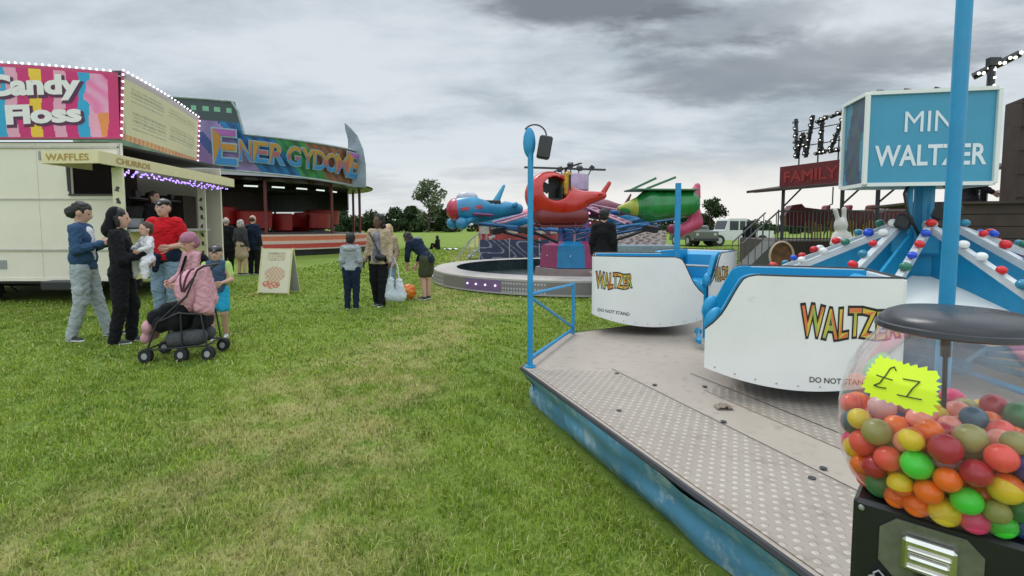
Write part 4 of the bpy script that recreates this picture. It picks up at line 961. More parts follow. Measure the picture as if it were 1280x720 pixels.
b = MB(); b.lathe([(0, .06), (1.0, .06), (1.0, .34), (.0, .36)], 8); b.box((.7, -1.9, .2), (.9, 1.6, .24), bev=.02); b.build('hub_step', mat('hub_step_pink', (.42, .32, .30), .6), AR)
# eight-sided painted hub
b = MB(); n = 8
for i in range(n):
    a0 = 2 * PI * i / n + R(22.5) - R(100); a1 = a0 + 2 * PI / n
    vs = [ring(.92, a0, .36), ring(.92, a1, .36), ring(.86, a1, .92), ring(.86, a0, .92), ring(.5, a1, 1.02), ring(.5, a0, 1.02)]
    b.add(vs, [(0, 1, 2, 3), (3, 2, 4, 5)], 1 if i in (0, 6) else 0)
b.add([ring(.5, 2 * PI * i / n + R(22.5) - R(100), 1.02) for i in range(n)], [tuple(range(n))]); b.build('hub', [mat('hub_blue', (.012, .24, .50), .35, var=.2), mat('hub_pink', (.40, .06, .16), .4, var=.2)], AR)
for i in range(8):
    a = R(-100) + 2 * PI * i / n + R(22.5); q = ring(.87, a + R(22), .66); b = MB(); b.ball((q[0], q[1], q[2]), .022, 8); b.build('hub_lamp', M['white'], AR)
b = MB(); b.tube([(0, 0, 1.0), (0, 0, 1.45)], .36, 16); b.tube([(0, 0, 1.45), (0, 0, 2.4)], .14, 12); b.build('mast', mat('mast_blue', (.015, .12, .28), .4, var=.3), AR, smooth=True)
b = MB(); b.lathe([(0, 2.3), (.34, 2.3), (.40, 2.36), (.40, 2.72), (.37, 2.76), (0, 2.76)], 20); b.build('mast_cap', mat('cap_lilac', (.42, .30, .44), .4, var=.35, scale=3), AR, smooth=True)
for x, y, z in ((-.38, -.2, 2.88), (-.12, -.3, 2.98), (.12, -.28, 2.9), (.48, 0, 2.94)):
    b = MB(); b.box((x, y, z), (.15, .12, .12), rx=.6, rz=x * 3, bev=.02); b.tube([(x * .8, y * .8, 2.74), (x, y, z)], .015, 5); b.build('spot_lamp', M['blackp'], AR)
pinkp = mat('lattice_pink', (.55, .28, .36), .5, var=.3); bl2 = mat('arm_blue', (.02, .14, .34), .4, var=.3, dirt=.2, dirtcol=(.3, .3, .35))
armA = [R(a) for a in (-107, -157, -57, -12, 30, 75, 120, 165)]
for i, a in enumerate(armA):
    d = Vector((math.cos(a), math.sin(a), 0)); s = Vector((-d.y, d.x, 0)); b = MB(); up_ = Vector((0, 0, 1)); re = (2.75, 2.6, 2.5, 2.7, 2.7, 2.7, 2.7, 2.7)[i]; ze = (1.75, 1.45, 1.45, 1.6, 1.7, 1.8, 1.6, 1.5)[i]
    for sg in (-1, 1): b.tube([s * .16 * sg + up_ * 1.28 + d * .3, d * re + s * .12 * sg + up_ * ze], .035, 6)
    for k in range(7): t = (k + .5) / 7; p_ = (d * .3 + up_ * 1.28).lerp(d * re + up_ * ze, t); b.tube([p_ - s * .14, p_ + s * .14 + d * .15], .018, 5)
    b.build('arm', bl2, AR, smooth=True)
    b = MB(); b.tube([d * .1 + s * .1 + up_ * 2.05, d * (re - .5) + s * .1 + up_ * (ze + .02)], .026, 6); b.tube([d * .1 - s * .1 + up_ * 2.05, d * (re - .5) - s * .1 + up_ * (ze + .02)], .026, 6)
    for k in range(8): t = (k + .5) / 8; p_ = (d * .1 + up_ * 2.05).lerp(d * (re - .5) + up_ * (ze + .02), t); b.tube([p_ - s * .1, p_ + s * .1 + d * .12], .012, 4)
    b.build('tie_lattice', pinkp, AR, smooth=True)
for k in range(7):
    a = 2 * PI * k / 7 + .2; b = MB(); b.tube([ring(.42, a, 1.0), ring(.36, a, 2.3)], .035, 6)
    for i in range(9): b.tube([ring(.42, a, 1.05 + i * .13), ring(.40, a + .88, 1.14 + i * .13)], .012, 4)
    b.build('lattice_post', pinkp if k % 2 else mat('lattice_violet', (.20, .12, .34), .5), AR, smooth=True)
b = MB()
for k in range(26): a = 2 * PI * k / 26; b.ball(ring(.45, a * 3, 1.5 + k * .03), .025, 6)
b.build('mast_lights', mat('mast_lamp', (.8, .5, .6), .4, emit=(1, .5, .7), estr=.8), AR)

def at_arm(i, dz=0):
    a = armA[i]; re = (2.75, 2.6, 2.5, 2.7, 2.7, 2.7, 2.7, 2.7)[i]; ze = (1.75, 1.45, 1.45, 1.6, 1.7, 1.8, 1.6, 1.5)[i]; return Vector((HX + re * math.cos(a), HY + re * math.sin(a), ze + dz))
# red helicopter (nose to -x)
hl = P(708, 250, 10.95); he = empty('toy_helicopter', (hl.x, hl.y, hl.z), R(6), 'glossy red ride helicopter with open cabin hanging over the round pit', 'ride car', 'aircraft of the plane ride')
he.scale = (.93, .97, 1.0); redg = mat('heli_red', (.50, .016, .012), .28, var=.12, scale=2, coat=.4); 
def cabcut(Q):          # open cabin windows through the shell
    x, y, z = Q[..., 0], Q[..., 1], Q[..., 2]
    e1 = np.sqrt(((x + .30) / .30) ** 2 + ((z - .22) / .25) ** 2) - 1; inner = np.sqrt(((x + .36) / .44) ** 2 + (y / .30) ** 2 + ((z - .12) / .38) ** 2) - 1
    return -np.minimum(np.maximum(e1 * .25, x + .02 - 0), inner * .28)
blob('fuselage', [('e', (-.40, 0, .10), (.56, .38, .50)), ('e', (-.15, 0, -.10), (.58, .38, .36)), ('c', (.05, 0, -.02), (.86, 0, .10), .24, .08)], redg, he, .03, .12, cut=cabcut)
blob('tail_fin', [('c', (.82, 0, .10), (1.00, 0, .36), .07, .05, .5), ('c', (.76, -.24, .12), (.76, .24, .12), .03, .03)], redg, he, .02, .04)
b = MB(); b.box((-.02, 0, .33), (.15, .46, .52), bev=.05, ry=.08); b.build('rotor_pylon', mat('pylon_yellow', (.55, .30, .03), .4, var=.5, scale=5), he, smooth=True)
b = MB(); b.tube([(-.02, 0, .55), (-.02, 0, .66)], .03, 8); b.box((-.02, 0, .66), (1.95, .08, .035), rz=.15); b.box((-.02, 0, .672), (1.75, .06, .02), rz=PI / 2 + .15); b.build('rotor', M['dark'], he)
blob('lower_hull', [('c', (-.55, -.16, -.36), (.30, -.16, -.36), .20, .18), ('c', (-.55, .16, -.36), (.30, .16, -.36), .20, .18)], mat('hull_maroon', (.16, .014, .016), .4, var=.2), he, .03, .1)
b = MB(); b.box((-.20, .27, .24), (.34, .03, .52)); b.box((-.48, .27, .30), (.3, .03, .2), ry=.5); b.box((.02, 0, .25), (.04, .56, .5)); b.box((-.50, 0, -.04), (.7, .5, .05)); b.build('cabin_lining', M['black'], he)
b = MB(); b.box((-.35, 0, -.02), (.5, .5, .08), bev=.03); b.box((-.15, 0, .12), (.08, .5, .32), bev=.03); b.build('seat', M['black'], he)
b = MB()
for sg in (-1, 1):
    b.tube([(-.7, sg * .3, -.52), (-.6, sg * .3, -.56), (.35, sg * .3, -.56)], .022, 6)
    for x in (-.4, .15): b.tube([(x, sg * .22, -.34), (x, sg * .3, -.56)], .018, 6)
b.build('skid', M['maroon'], he, smooth=True)
# blue plane (nose to -x, left of the mast)
bl = P(604, 262, 12.2); pl = empty('toy_plane', (bl.x, bl.y, bl.z), R(8), 'blue ride plane with red nose and upright tail fin beside the tree', 'ride car', 'aircraft of the plane ride')
pl.scale = (.99, 1.0, 1.08); pb = mat('plane_blue', (.02, .22, .42), .3, var=.3, scale=3, coat=.3); pr_ = mat('plane_red', (.40, .02, .05), .3, coat=.3)
def pcut(Q): x, y, z = Q[..., 0], Q[..., 1], Q[..., 2]; return -(np.sqrt(((x - .10) / .42) ** 2 + (y / .24) ** 2 + ((z - .26) / .26) ** 2) - 1) * .25
blob('fuselage', [('e', (-.28, 0, .02), (.56, .36, .30)), ('c', (-.1, 0, 0), (.85, 0, .02), .28, .12)], pb, pl, .03, .1, cut=pcut)
blob('nose', [('e', (-.66, 0, .0), (.22, .29, .25))], pr_, pl, .025)
blob('tail_fin', [('c', (.30, 0, .16), (.50, 0, .52), .09, .04, .4)], mat('fin_pale', (.06, .36, .55), .3), pl, .02)
blob('tail', [('c', (.74, -.32, .10), (.74, .32, .10), .06, .05)], pb, pl, .02)
for sg in (-1, 1): blob('engine_pod', [('e', (-.62 - .1 * sg, sg * .30, -.30), (.15, .13, .13)), ('c', (-.5, sg * .3, -.3), (-.1, sg * .24, -.16), .08, .05)], pb, pl, .02)
b = MB(); b.box((-.05, 0, -.12), (.46, 1.3, .05), ry=.06, bev=.02); b.build('wing', mat('wing_maroon', (.16, .02, .10), .4), pl)
b = MB(); b.box((.10, 0, .10), (.62, .34, .20), bev=.02); b.build('cockpit_lining', M['black'], pl)
b = MB(); b.box((-.62, 0, -.02), (.05, .70, .60), bev=.01); b.v = [(x, y * .80, z * .82) for x, y, z in b.v]
b = MB(); b.box((-.30, -.345, .02), (.5, .02, .07), ry=-.12, bev=.004); b.build('side_flash', pr_, pl)
b = MB(); b.ball((-.38, 0, .26), (.26, .20, .14), 14); b.build('canopy_glass', mat('plane_canopy', (.45, .45, .5), .15, var=.2), pl, smooth='all')
# green plane (pointing away, right of the mast)
gl = P(828, 257, 12.0); gp = empty('toy_rocket', (gl.x, gl.y, gl.z), R(4), 'green ride rocket plane with pink-red tail end beside the blue rear pole', 'ride car', 'aircraft of the plane ride')
gp.scale = (1.03, 1.1, 1.3); pg = mat('plane_green', (.015, .20, .045), .28, var=.4, scale=3, coat=.4); pk = mat('tail_pink', (.48, .06, .13), .4, var=.3, scale=4)
blob('fuselage', [('c', (-.92, 0, -.06), (-.3, 0, .0), .07, .26), ('c', (-.3, 0, .0), (.62, 0, .04), .28, .24)], pg, gp, .03, .1)
blob('nose', [('c', (-1.0, 0, -.05), (-.62, 0, -.03), .04, .17)], mat('nose_yellow', (.36, .40, .05), .35, var=.3), gp, .02)
blob('tail_body', [('c', (.66, 0, .05), (.80, 0, -.30), .17, .13), ('c', (.8, 0, -.3), (.42, -.05, -.46), .13, .10), ('c', (.74, 0, .18), (.80, 0, .34), .14, .07), ('c', (.3, -.2, -.42), (.3, .2, -.42), .09, .09)], pk, gp, .025, .06)
b = MB(); b.box((-.05, 0, .27), (1.5, .62, .03), rz=0, bev=.012); b.box((-.45, 0, .38), (.62, .05, .04), ry=-.35); b.box((-.05, -.02, .40), (.7, .05, .04), ry=-.3); b.build('fin', mat('fin_green', (.05, .16, .08), .4), gp)
for k, (aa, rr_, zz_) in enumerate(((-130, 2.0, 1.35), (-75, 2.1, 1.3), (-35, 2.1, 1.35), (-160, 2.1, 1.3), (5, 2.2, 1.4))):
    b = MB(); p_ = ring(rr_, R(aa), zz_); b.box(p_, (.34, .26, .16), rz=R(aa), ry=.2, bev=.02); b.tube([p_, ring(rr_ - 1.1, R(aa + 8), 1.0)], .035, 6); b.build('air_ram', M['dark'], AR)
b = MB()
for aa in range(-170, 20, 14): b.tube([ring(1.05, R(aa), 1.18), ring(2.2, R(aa + 9), 1.42)], .022, 5)
b.build('cross_brace', bl2, AR, smooth=True)
# two more craft on the far side
for (x, y, z, a, m_, lb) in ((HX + 1.0, HY + .6, 1.85, 25, mat('plane_maroon', (.16, .02, .05), .4), 'dark red ride plane just right of the mast behind the attendant'), (HX - 1.9, HY + 1.7, 1.55, 160, pb, 'blue ride plane behind the red-nosed plane'), (HX - .6, HY + 2.6, 1.7, 20, pk, 'red ride plane on the far side of the blue hub'), (HX + 1.9, HY + 1.9, 1.65, -30, pb, 'blue ride plane farthest behind the green rocket')):
    o = empty('toy_plane', (x, y, z), R(a), lb, 'ride car', 'aircraft of the plane ride')
    blob('fuselage', [('e', (-.28, 0, .02), (.56, .34, .28)), ('c', (-.1, 0, 0), (.85, 0, .02), .26, .1)], m_, o, .035, .1); blob('tail_fin', [('c', (.6, 0, .1), (.8, 0, .45), .08, .04, .4)], m_, o, .025); blob('wing', [('c', (-.1, -.6, -.08), (-.1, .6, -.08), .08, .08)], bl2, o, .03)

# scrolled crowd barrier, stairs, and things beyond the plane ride
q = G(645, 331); fb = empty('scrolled_barrier', (q.x - .1, 20.5, 0), 0, 'navy barrier painted with pale scrolls standing behind the round pit', 'barrier')
b = MB(); b.grid(lambda u, v: (-1.35 + 3.6 * u, 0, .15 + .85 * v), 130, 34, 0, lambda u, v: (.22, .22, .28) if abs(math.sin(u * 23 + 3 * math.sin(v * 5 + u * 9))) < .16 + .2 * vnoise(u * 20, v * 9) else (.03, .035, .09)); b.build('panel', M['paintart'], fb, col=True); fb.location.z = -.12
b = MB(); [b.tube([(x, .02, 0), (x, .02, 1.05)], .03, 6) for x in (-1.35, -.15, 1.05, 2.25)]; b.build('post', M['grey'], fb)
q = G(585, 324); ss = empty('metal_steps', (q.x, q.y, 0), 0, 'grey metal steps with handrails left of the blue pole behind the pit', 'steps')
b = MB()
for k in range(5): b.box((.15 + k * .22, 0, .15 + k * .2), (.26, .9, .04))
b.build('tread', M['steel'], ss); b = MB()
for sg in (-1, 1):
    b.tube([(0, sg * .45, .05), (1.15, sg * .45, 1.02)], .04, 6); b.tube([(0, sg * .45, .75), (1.1, sg * .45, 1.6)], .022, 6); b.tube([(-.5, sg * .45, .0), (.05, sg * .45, .75)], .02, 6)
    for k in range(5): b.tube([(.05 + k * .25, sg * .45, .1 + k * .2), (.05 + k * .25, sg * .45, .78 + k * .2)], .014, 5)
b.build('handrail', M['grey'], ss)
q = P(795, 315, 19.0); bs = empty('display_stall', (q.x - 1.2, 19.0, 0), 0, 'low grey stall with pale patterned front seen under the green rocket', 'stall')
b = MB(); b.box((1.2, .6, .35), (3.0, 1.2, .7), bev=.02); b.build('counter_front', mat('stall_grey', (.22, .28, .33), .5, var=.3), bs)
b = MB(); b.grid(lambda u, v: (-.2 + 2.6 * u, .3, .72 + .55 * v), 60, 14, 0, lambda u, v: (.50, .44, .42) if vnoise(u * 16, v * 7) > .42 else (.24, .12, .12)); b.grid(lambda u, v: (-.2 + 2.6 * u, .33, .72 + .55 * v), 1, 1); b.build('back_panel', M['paintart'], bs, col=True)
q = P(640, 290, 26); rs_ = empty('red_stall', (q.x, 26, 0), 0, 'distant stall with red boards and white awning behind the helicopter', 'stall')
b = MB(); b.box((1.5, 1, 1.0), (6.4, 2, 1.4)); b.build('front_board', mat('stall_red', (.34, .04, .04), .5, var=.6, scale=1.5), rs_)
b = MB()
for k in range(9): b.box((-1.4 + k * .72, -.03, 1.25), (.5, .04, .42), bev=.01)
b.build('prize_board', mat('prize_pale', (.50, .40, .36), .5, var=.6, scale=2.5), rs_)
b = MB(); b.prism([(-.6, 1.75), (2.2, 1.85), (2.2, 2.0), (-.6, 1.9)], (-1.8, 0, 0), (0, 1, 0), (0, 0, 1), 6.6); b.build('awning', M['white'], rs_)

# ------------------------------------------------------------------ vehicles
def vehicle(name, loc, rz, label, cat, paint, L_=4.6, H=1.95, pickup=False):
    t = empty(name, loc, rz, label, cat); W = 1.8
    pr = [(-L_ / 2, .45), (-L_ / 2, 1.02), (-L_ / 2 + .05, 1.08), (-L_ / 2 + 1.25, 1.12), (-L_ / 2 + 1.5, H - .05), (-L_ / 2 + 1.6, H), ((.35 if pickup else L_ / 2 - .1), H), ((.45 if pickup else L_ / 2), H - .08), ((.5 if pickup else L_ / 2), 1.12), (L_ / 2, 1.1), (L_ / 2, .45)]
    b = MB(); b.prism(pr, (0, W / 2, 0), (1, 0, 0), (0, 0, 1), W); b.build('body', paint, t)
    glass = mat('car_glass', (.02, .025, .03), .08)
    for sg in (-1, 1):
        for x0, x1 in ((-L_ / 2 + 1.6, -L_ / 2 + 2.25), (-L_ / 2 + 2.35, .3 if pickup else .45), *(() if pickup else ((.55, L_ / 2 - .25),))):
            b = MB(); b.box(((x0 + x1) / 2, sg * (W / 2 + .004), (1.15 + H - .18) / 2), (x1 - x0, .012, H - .18 - 1.15), bev=.004); b.build('window', glass, t)
        for x in (-L_ / 2 + .85, L_ / 2 - .85):
            b = MB(); b.tube([(x, sg * (W / 2 - .2), .4), (x, sg * (W / 2 + .03), .4)], .40, 20); w_ = b.build('wheel', M['rubber'], t, smooth=True); b = MB(); b.tube([(x, sg * (W / 2 + .025), .4), (x, sg * (W / 2 + .04), .4)], .22, 14); b.build('rim', M['steel'], w_)
    b = MB(); b.box((-L_ / 2 - .03, 0, .5), (.1, W, .2), bev=.02); b.box((L_ / 2 + .03, 0, .5), (.1, W, .2), bev=.02); b.build('bumper', M['blackp'], t)
    for sg in (-1, 1): b = MB(); b.box((-L_ / 2 - .01, sg * .65, .85), (.04, .22, .18), bev=.02); b.build('headlight', M['gloww'] if False else M['steel'], t)
    b = MB(); b.box((-L_ / 2 + 1.36, 0, (1.15 + H - .1) / 2), (.03, W - .2, H - .35 - 1.0), ry=.3); b.build('windscreen', glass, t)
    return t
q = G(918, 307); vehicle('pickup', (q.x, q.y, 0), R(4), 'white pickup truck with dark windows parked at the field edge', 'pickup truck', mat('van_white', (.62, .63, .62), .35, dirt=.2), 4.9, 1.98, True)
q = G(872, 308); vehicle('parked_car', (q.x, q.y + 1, 0), R(97), 'grey-green van with dark windows seen end-on below the round tree', 'car', mat('car_green', (.10, .11, .085), .35), 3.9, 1.5)

# ================================================================== RIDE ON THE RIGHT
CR = empty('family_coaster', (0, 0, 0), label='dark red family coaster with bulb lettering, canopy and railed platform', cat='fairground ride')
a0, a1 = P(978, 222, 14.2), P(1050, 212, 12.65); ux = Vector((a1.x - a0.x, a1.y - a0.y, 0)); Ls = ux.length + 2.6; ux.normalize(); nv = Vector((ux.y, -ux.x, 0)); nv = -nv if nv.x > 0 else nv
zb_, zt_ = P(978, 234, 14.2).z, P(978, 209, 14.2).z
b = MB(); b.prism([(0, zb_), (Ls, zb_ - .02), (Ls, zt_), (0, zt_)], (a0.x, a0.y, 0), ux, (0, 0, 1), .10); b.build('sign_board', M['maroon'], CR)
text('FAMILY', (a0.x + nv.x * .11 + ux.x * .15, a0.y + nv.y * .11 + ux.y * .15, zb_ + .10), ux, (0, 0, 1), 1.56, .30, mat('letter_red', (.26, .02, .015), .5), CR, offset=.03)
# bulb letters above
def letter(strokes, u0, wd, z0, hg, nm):
    b = MB()
    for (x0, y0, x1, y1) in strokes:
        p = Vector((a0.x, a0.y, 0)) + ux * (u0 + x0 * wd) + Vector((0, 0, z0 + y0 * hg)); q = Vector((a0.x, a0.y, 0)) + ux * (u0 + x1 * wd) + Vector((0, 0, z0 + y1 * hg))
        b.tube([p, q], .05, 5); k = max(3, int((q - p).length / .17))
        for i in range(k): 
            c = p.lerp(q, (i + .5) / k); b.ball(c + nv * .06, .022, 6, 1); b.box(c + nv * .02, (.11, .11, .05), rx=i)
    b.build(nm, [M['black'], M['gloww']], CR)
zl = P(1000, 197, 13.6).z
letter([(0, 1, .12, 0), (.12, 0, .45, .62), (.45, .62, .66, 0), (.66, 0, .98, 1.0)], .36, .52, zl, 1.05, 'bulb_letter')
letter([(0, .88, 1, .98), (.5, 0.02, .5, .92), (0, 0, 1, .04)], .98, .3, zl + .05, .9, 'bulb_letter')
letter([(0, .9, 1, 1), (1, 1, 0, 0), (0, 0, 1, .05)], 1.36, .42, zl + .05, .95, 'bulb_letter')
b = MB(); 
for k in range(8): p = Vector((a0.x, a0.y, 0)) + ux * (.5 + k * .55); b.tube([p + Vector((0, 0, zt_)), p + Vector((0, 0, zl + .4))], .018, 5)
for h_ in (.3, .7): b.tube([Vector((a0.x, a0.y, zl + h_)) + ux * .4, Vector((a0.x, a0.y, zl + h_)) + ux * 4.3], .014, 5)
b.build('letter_frame', M['black'], CR)
# canopy, posts
b = MB(); o_ = Vector((a0.x, a0.y, 0)); b.prism([(-.9, zb_ - .10), (-.9, zb_ - .02), (4.6, zb_ + .02), (4.6, zb_ - .06)], o_ - nv * .0 + ux * 0, ux, (0, 0, 1), .1)
b.add([o_ - ux * .9 + nv * .35 + Vector((0, 0, zb_ - .12)), o_ + ux * 4.5 + nv * .25 + Vector((0, 0, zb_ - .08)), o_ + ux * 4.5 - nv * 2.2 + Vector((0, 0, zb_ + .25)), o_ - ux * .4 - nv * 2.2 + Vector((0, 0, zb_ + .25)),
       o_ - ux * .9 + nv * .35 + Vector((0, 0, zb_ - .05)), o_ + ux * 4.5 + nv * .25 + Vector((0, 0, zb_ - .01)), o_ + ux * 4.5 - nv * 2.2 + Vector((0, 0, zb_ + .32)), o_ - ux * .4 - nv * 2.2 + Vector((0, 0, zb_ + .32))], [(0, 1, 2, 3), (7, 6, 5, 4), (0, 4, 5, 1), (1, 5, 6, 2), (2, 6, 7, 3), (3, 7, 4, 0)])
b.build('canopy', M['brown'], CR)
for k in (.05, 1.75, 2.6, 4.2):
    p = o_ + ux * k; b = MB(); b.tube([p + Vector((0, 0, 0)), p + Vector((0, 0, zb_))], .045, 8); b.tube([p + Vector((0, 0, zb_ - .55)), p + ux * .55 + Vector((0, 0, zb_ - .08))], .022, 6); b.build('post', M['dark'], CR, smooth=True)
b = MB(); p = o_ + ux * 1.5; b.tube([p + Vector((0, 0, zb_ - .1)), p + Vector((0, 0, zb_ - .5))] + [p + ux * .1 * math.cos(a) + Vector((0, 0, zb_ - .62 + .1 * math.sin(a))) for a in np.linspace(1.5, 6, 8)] + [p - ux * .2 + Vector((0, 0, zb_ - 1.3))], .015, 6); b.build('cable', M['dark'], CR, smooth=True)
# platform with boarded front, railing
pf0 = P(972, 300, 14.8); pf1 = Vector((pf0.x, 14.8, 0)); ex = Vector((7.2, -1.6, 0)); eL = ex.length; ex.normalize(); ey = Vector((-ex.y, ex.x, 0)); zf = .98
b = MB(); b.prism([(0, 0.02), (eL, 0.02), (eL, zf), (0, zf)], pf1 + ey * 5, ex, (0, 0, 1), 5.0); b.build('platform', M['brown'], CR)
b = MB(); b.prism([(-.95, 0), (-.05, 0), (-.05, zf)], pf1 + ey * 1.4, ex, (0, 0, 1), 1.4); b.build('ramp', mat('ramp_grey', (.10, .10, .09), .6), CR)
b = MB(); H_ = .86
b.tube([pf1 + Vector((0, 0, zf + H_)), pf1 + ex * eL + Vector((0, 0, zf + H_))], .025, 6); b.tube([pf1 + Vector((0, 0, zf + .08)), pf1 + ex * eL + Vector((0, 0, zf + .08))], .02, 6)
for k in range(72): p = pf1 + ex * (k * .1); b.tube([p + Vector((0, 0, zf)), p + Vector((0, 0, zf + H_ + (.02 if k % 9 else .05)))], .011 if k % 9 else .02, 5)
for sg in (0, 1.4):
    b.tube([pf1 - ex * .95 + ey * sg + Vector((0, 0, .9)), pf1 + ey * sg + Vector((0, 0, zf + H_))], .025, 6)
    for k in range(6): p = pf1 - ex * (.95 - k * .18) + ey * sg; b.tube([p + Vector((0, 0, k * .18)), p + Vector((0, 0, .9 + k * .17))], .014, 5)
b.build('railing', mat('rail_grey', (.14, .14, .14), .5, .4), CR)
b = MB(); 
for k in range(46): p = pf1 + ex * (1.0 + k * .085) + ey * .9; b.tube([p + Vector((0, 0, zf)), p + Vector((0, 0, zf + .55 + .06 * math.sin(k)))], .018, 5)
b.build('gold_screen', mat('gold_paint', (.32, .19, .03), .4, .5, var=.5), CR)
# red train
tr = empty('coaster_train', tuple(pf1 + ex * .75 + ey * 1.3 + Vector((0, 0, zf + .45))), math.atan2(ex.y, ex.x), 'dark red coaster train with raised seat backs on the railed platform', 'ride car')
b = MB(); b.prism([(-.25, .0), (-.3, .3), (-.1, .62), (.15, .66), (.25, .55), (.9, .46), (1.1, .52), (1.7, .42), (2.3, .38), (2.5, .5), (3.1, .66), (3.2, .45), (3.0, .05), (1.5, -.08)], (0, .3, 0), (1, 0, 0), (0, 0, 1), .6); b.build('body', mat('train_maroon', (.09, .008, .012), .35, var=.4, scale=4), tr)
for x in (.9, 1.5, 2.1): b = MB(); b.box((x, 0, .45), (.1, .5, .34), ry=.2, bev=.04); b.build('seat_back', mat('seat_red', (.2, .015, .02), .5), tr)
# prop wheel
q = P(977, 320, 13.0); pw = empty('ring_prop', (q.x, 13.0, q.z), 0, 'brown disc with pale round rim leaning against the dark platform', 'prop')
b = MB(); b.tube([(.30 * math.cos(a), 0, .36 * math.sin(a)) for a in np.linspace(0, 2 * PI, 28)[:-1]], .03, 8, closed=True); b.build('rim', mat('rim_beige', (.50, .38, .28), .6), pw, smooth=True)
b = MB(); b.lathe([(0, 0), (.30, 0)], 24); b.v = [(x, z + .02, y * 1.2) for x, y, z in b.v]; b.build('disc', mat('disc_brown', (.13, .055, .02), .6, var=.8, scale=6), pw)
b = MB(); b.tube([(0, .04, -.35), (0, .3, -q.z)], .03, 6); b.tube([(-.2, 0, -.3), (-.2, 0, -q.z)], .02, 6); b.tube([(.2, 0, -.3), (.2, 0, -q.z)], .02, 6); b.build('stand', M['dark'], pw)
# dark stall and tower at the far right
bx = P(1180, 258, 8.6); b0 = Vector((bx.x - .35, 8.6, 0)); DK = empty('dark_booth', tuple(b0), math.atan2(-.35, 1), 'dark brown boarded booth with tall tower and small white notice', 'booth')
zc = P(1230, 254, 8.3).z
b = MB()
for k in range(9): b.box((1.6, 0, .12 + k * (zc / 9)), (3.6, .05, zc / 9 - .012)); 
b.box((1.6, .06, zc / 2), (3.55, .06, zc - .05)); b.box((1.6, 1.0, zc + .01), (3.7, 2.2, .04)); b.build('wall', M['brown'], DK)
b = MB(); b.box((1.50, .35, 1.72), (.46, .5, 3.44), bev=.01); b.box((2.4, .4, 2.6), (1.6, .6, 1.5), bev=.01)
for k in range(9): b.box((1.40, .085, .4 + k * .37), (.48, .02, .02))
b.build('tower', M['brown'], DK)
b = MB(); b.box((1.5, .09, 1.2), (.16, .012, .2)); b.build('notice', M['white'], DK)
# lit beam
LT = P(1240, 78, 9.6); lb_ = empty('light_beam', (LT.x, 9.6, 0), 0, 'black crossbar of lit bulbs on a tall dark mast above the box sign', 'light mast')
b = MB(); b.tube([(0, 0, 0), (0, 0, LT.z)], .06, 8); b.tube([(0, 0, LT.z - .7), (-.9, -.1, LT.z - .95)], .03, 6); b.tube([(-.9, -.1, LT.z - .95), (-.95, -.1, LT.z - .6), (-.75, -.1, LT.z - .5)], .04, 6); b.build('mast', M['black'], lb_, smooth=True)
d_ = (P(1275, 67, 9.4) - P(1216, 96, 9.8)); m0 = P(1216, 96, 9.8) - Vector((LT.x, 9.6, 0)); b = MB(); b.tube([m0, m0 + d_], .07, 6); b.box((0, -.03, LT.z), (.2, .1, .14)); b.build('crossbar', M['black'], lb_)
for k in range(9):
    b = MB(); c = m0 + d_ * (k + .4) / 9 + Vector((0, -.08, .02 * (-1) ** k)); b.ball(c, .03, 6); b.build('bulb', M['gloww'], lb_)
for k in range(5): b = MB(); b.ball((0, -.075, LT.z - .15 - k * .14), .024, 6); b.build('bulb', M['gloww'], lb_)
# soft toy
q = P(1051, 316, 8.2); ty = empty('plush_toy', (q.x, 8.2, 0), 0, 'pale grey long-eared plush toy standing behind the sloping booms', 'soft toy'); wz = mat('plush_white', (.5, .48, .44), .95, bump=.5, sheen=.3)
zz = q.z
blob('body', [('e', (0, 0, zz + .18), (.14, .11, .2)), ('e', (-.02, 0, zz + .44), (.10, .09, .11)), ('c', (-.06, 0, zz + .5), (-.12, 0, zz + .68), .03, .035), ('c', (.03, 0, zz + .52), (.02, 0, zz + .70), .03, .035), ('c', (.1, 0, zz + .28), (.18, -.06, zz + .12), .045, .04), ('c', (-.1, 0, zz + .28), (-.18, -.06, zz + .14), .045, .04)], wz, ty, .02, .04)
b = MB(); b.tube([(0, 0, 0), (0, 0, zz + .05)], .04, 8); b.build('stand', M['dark'], ty)
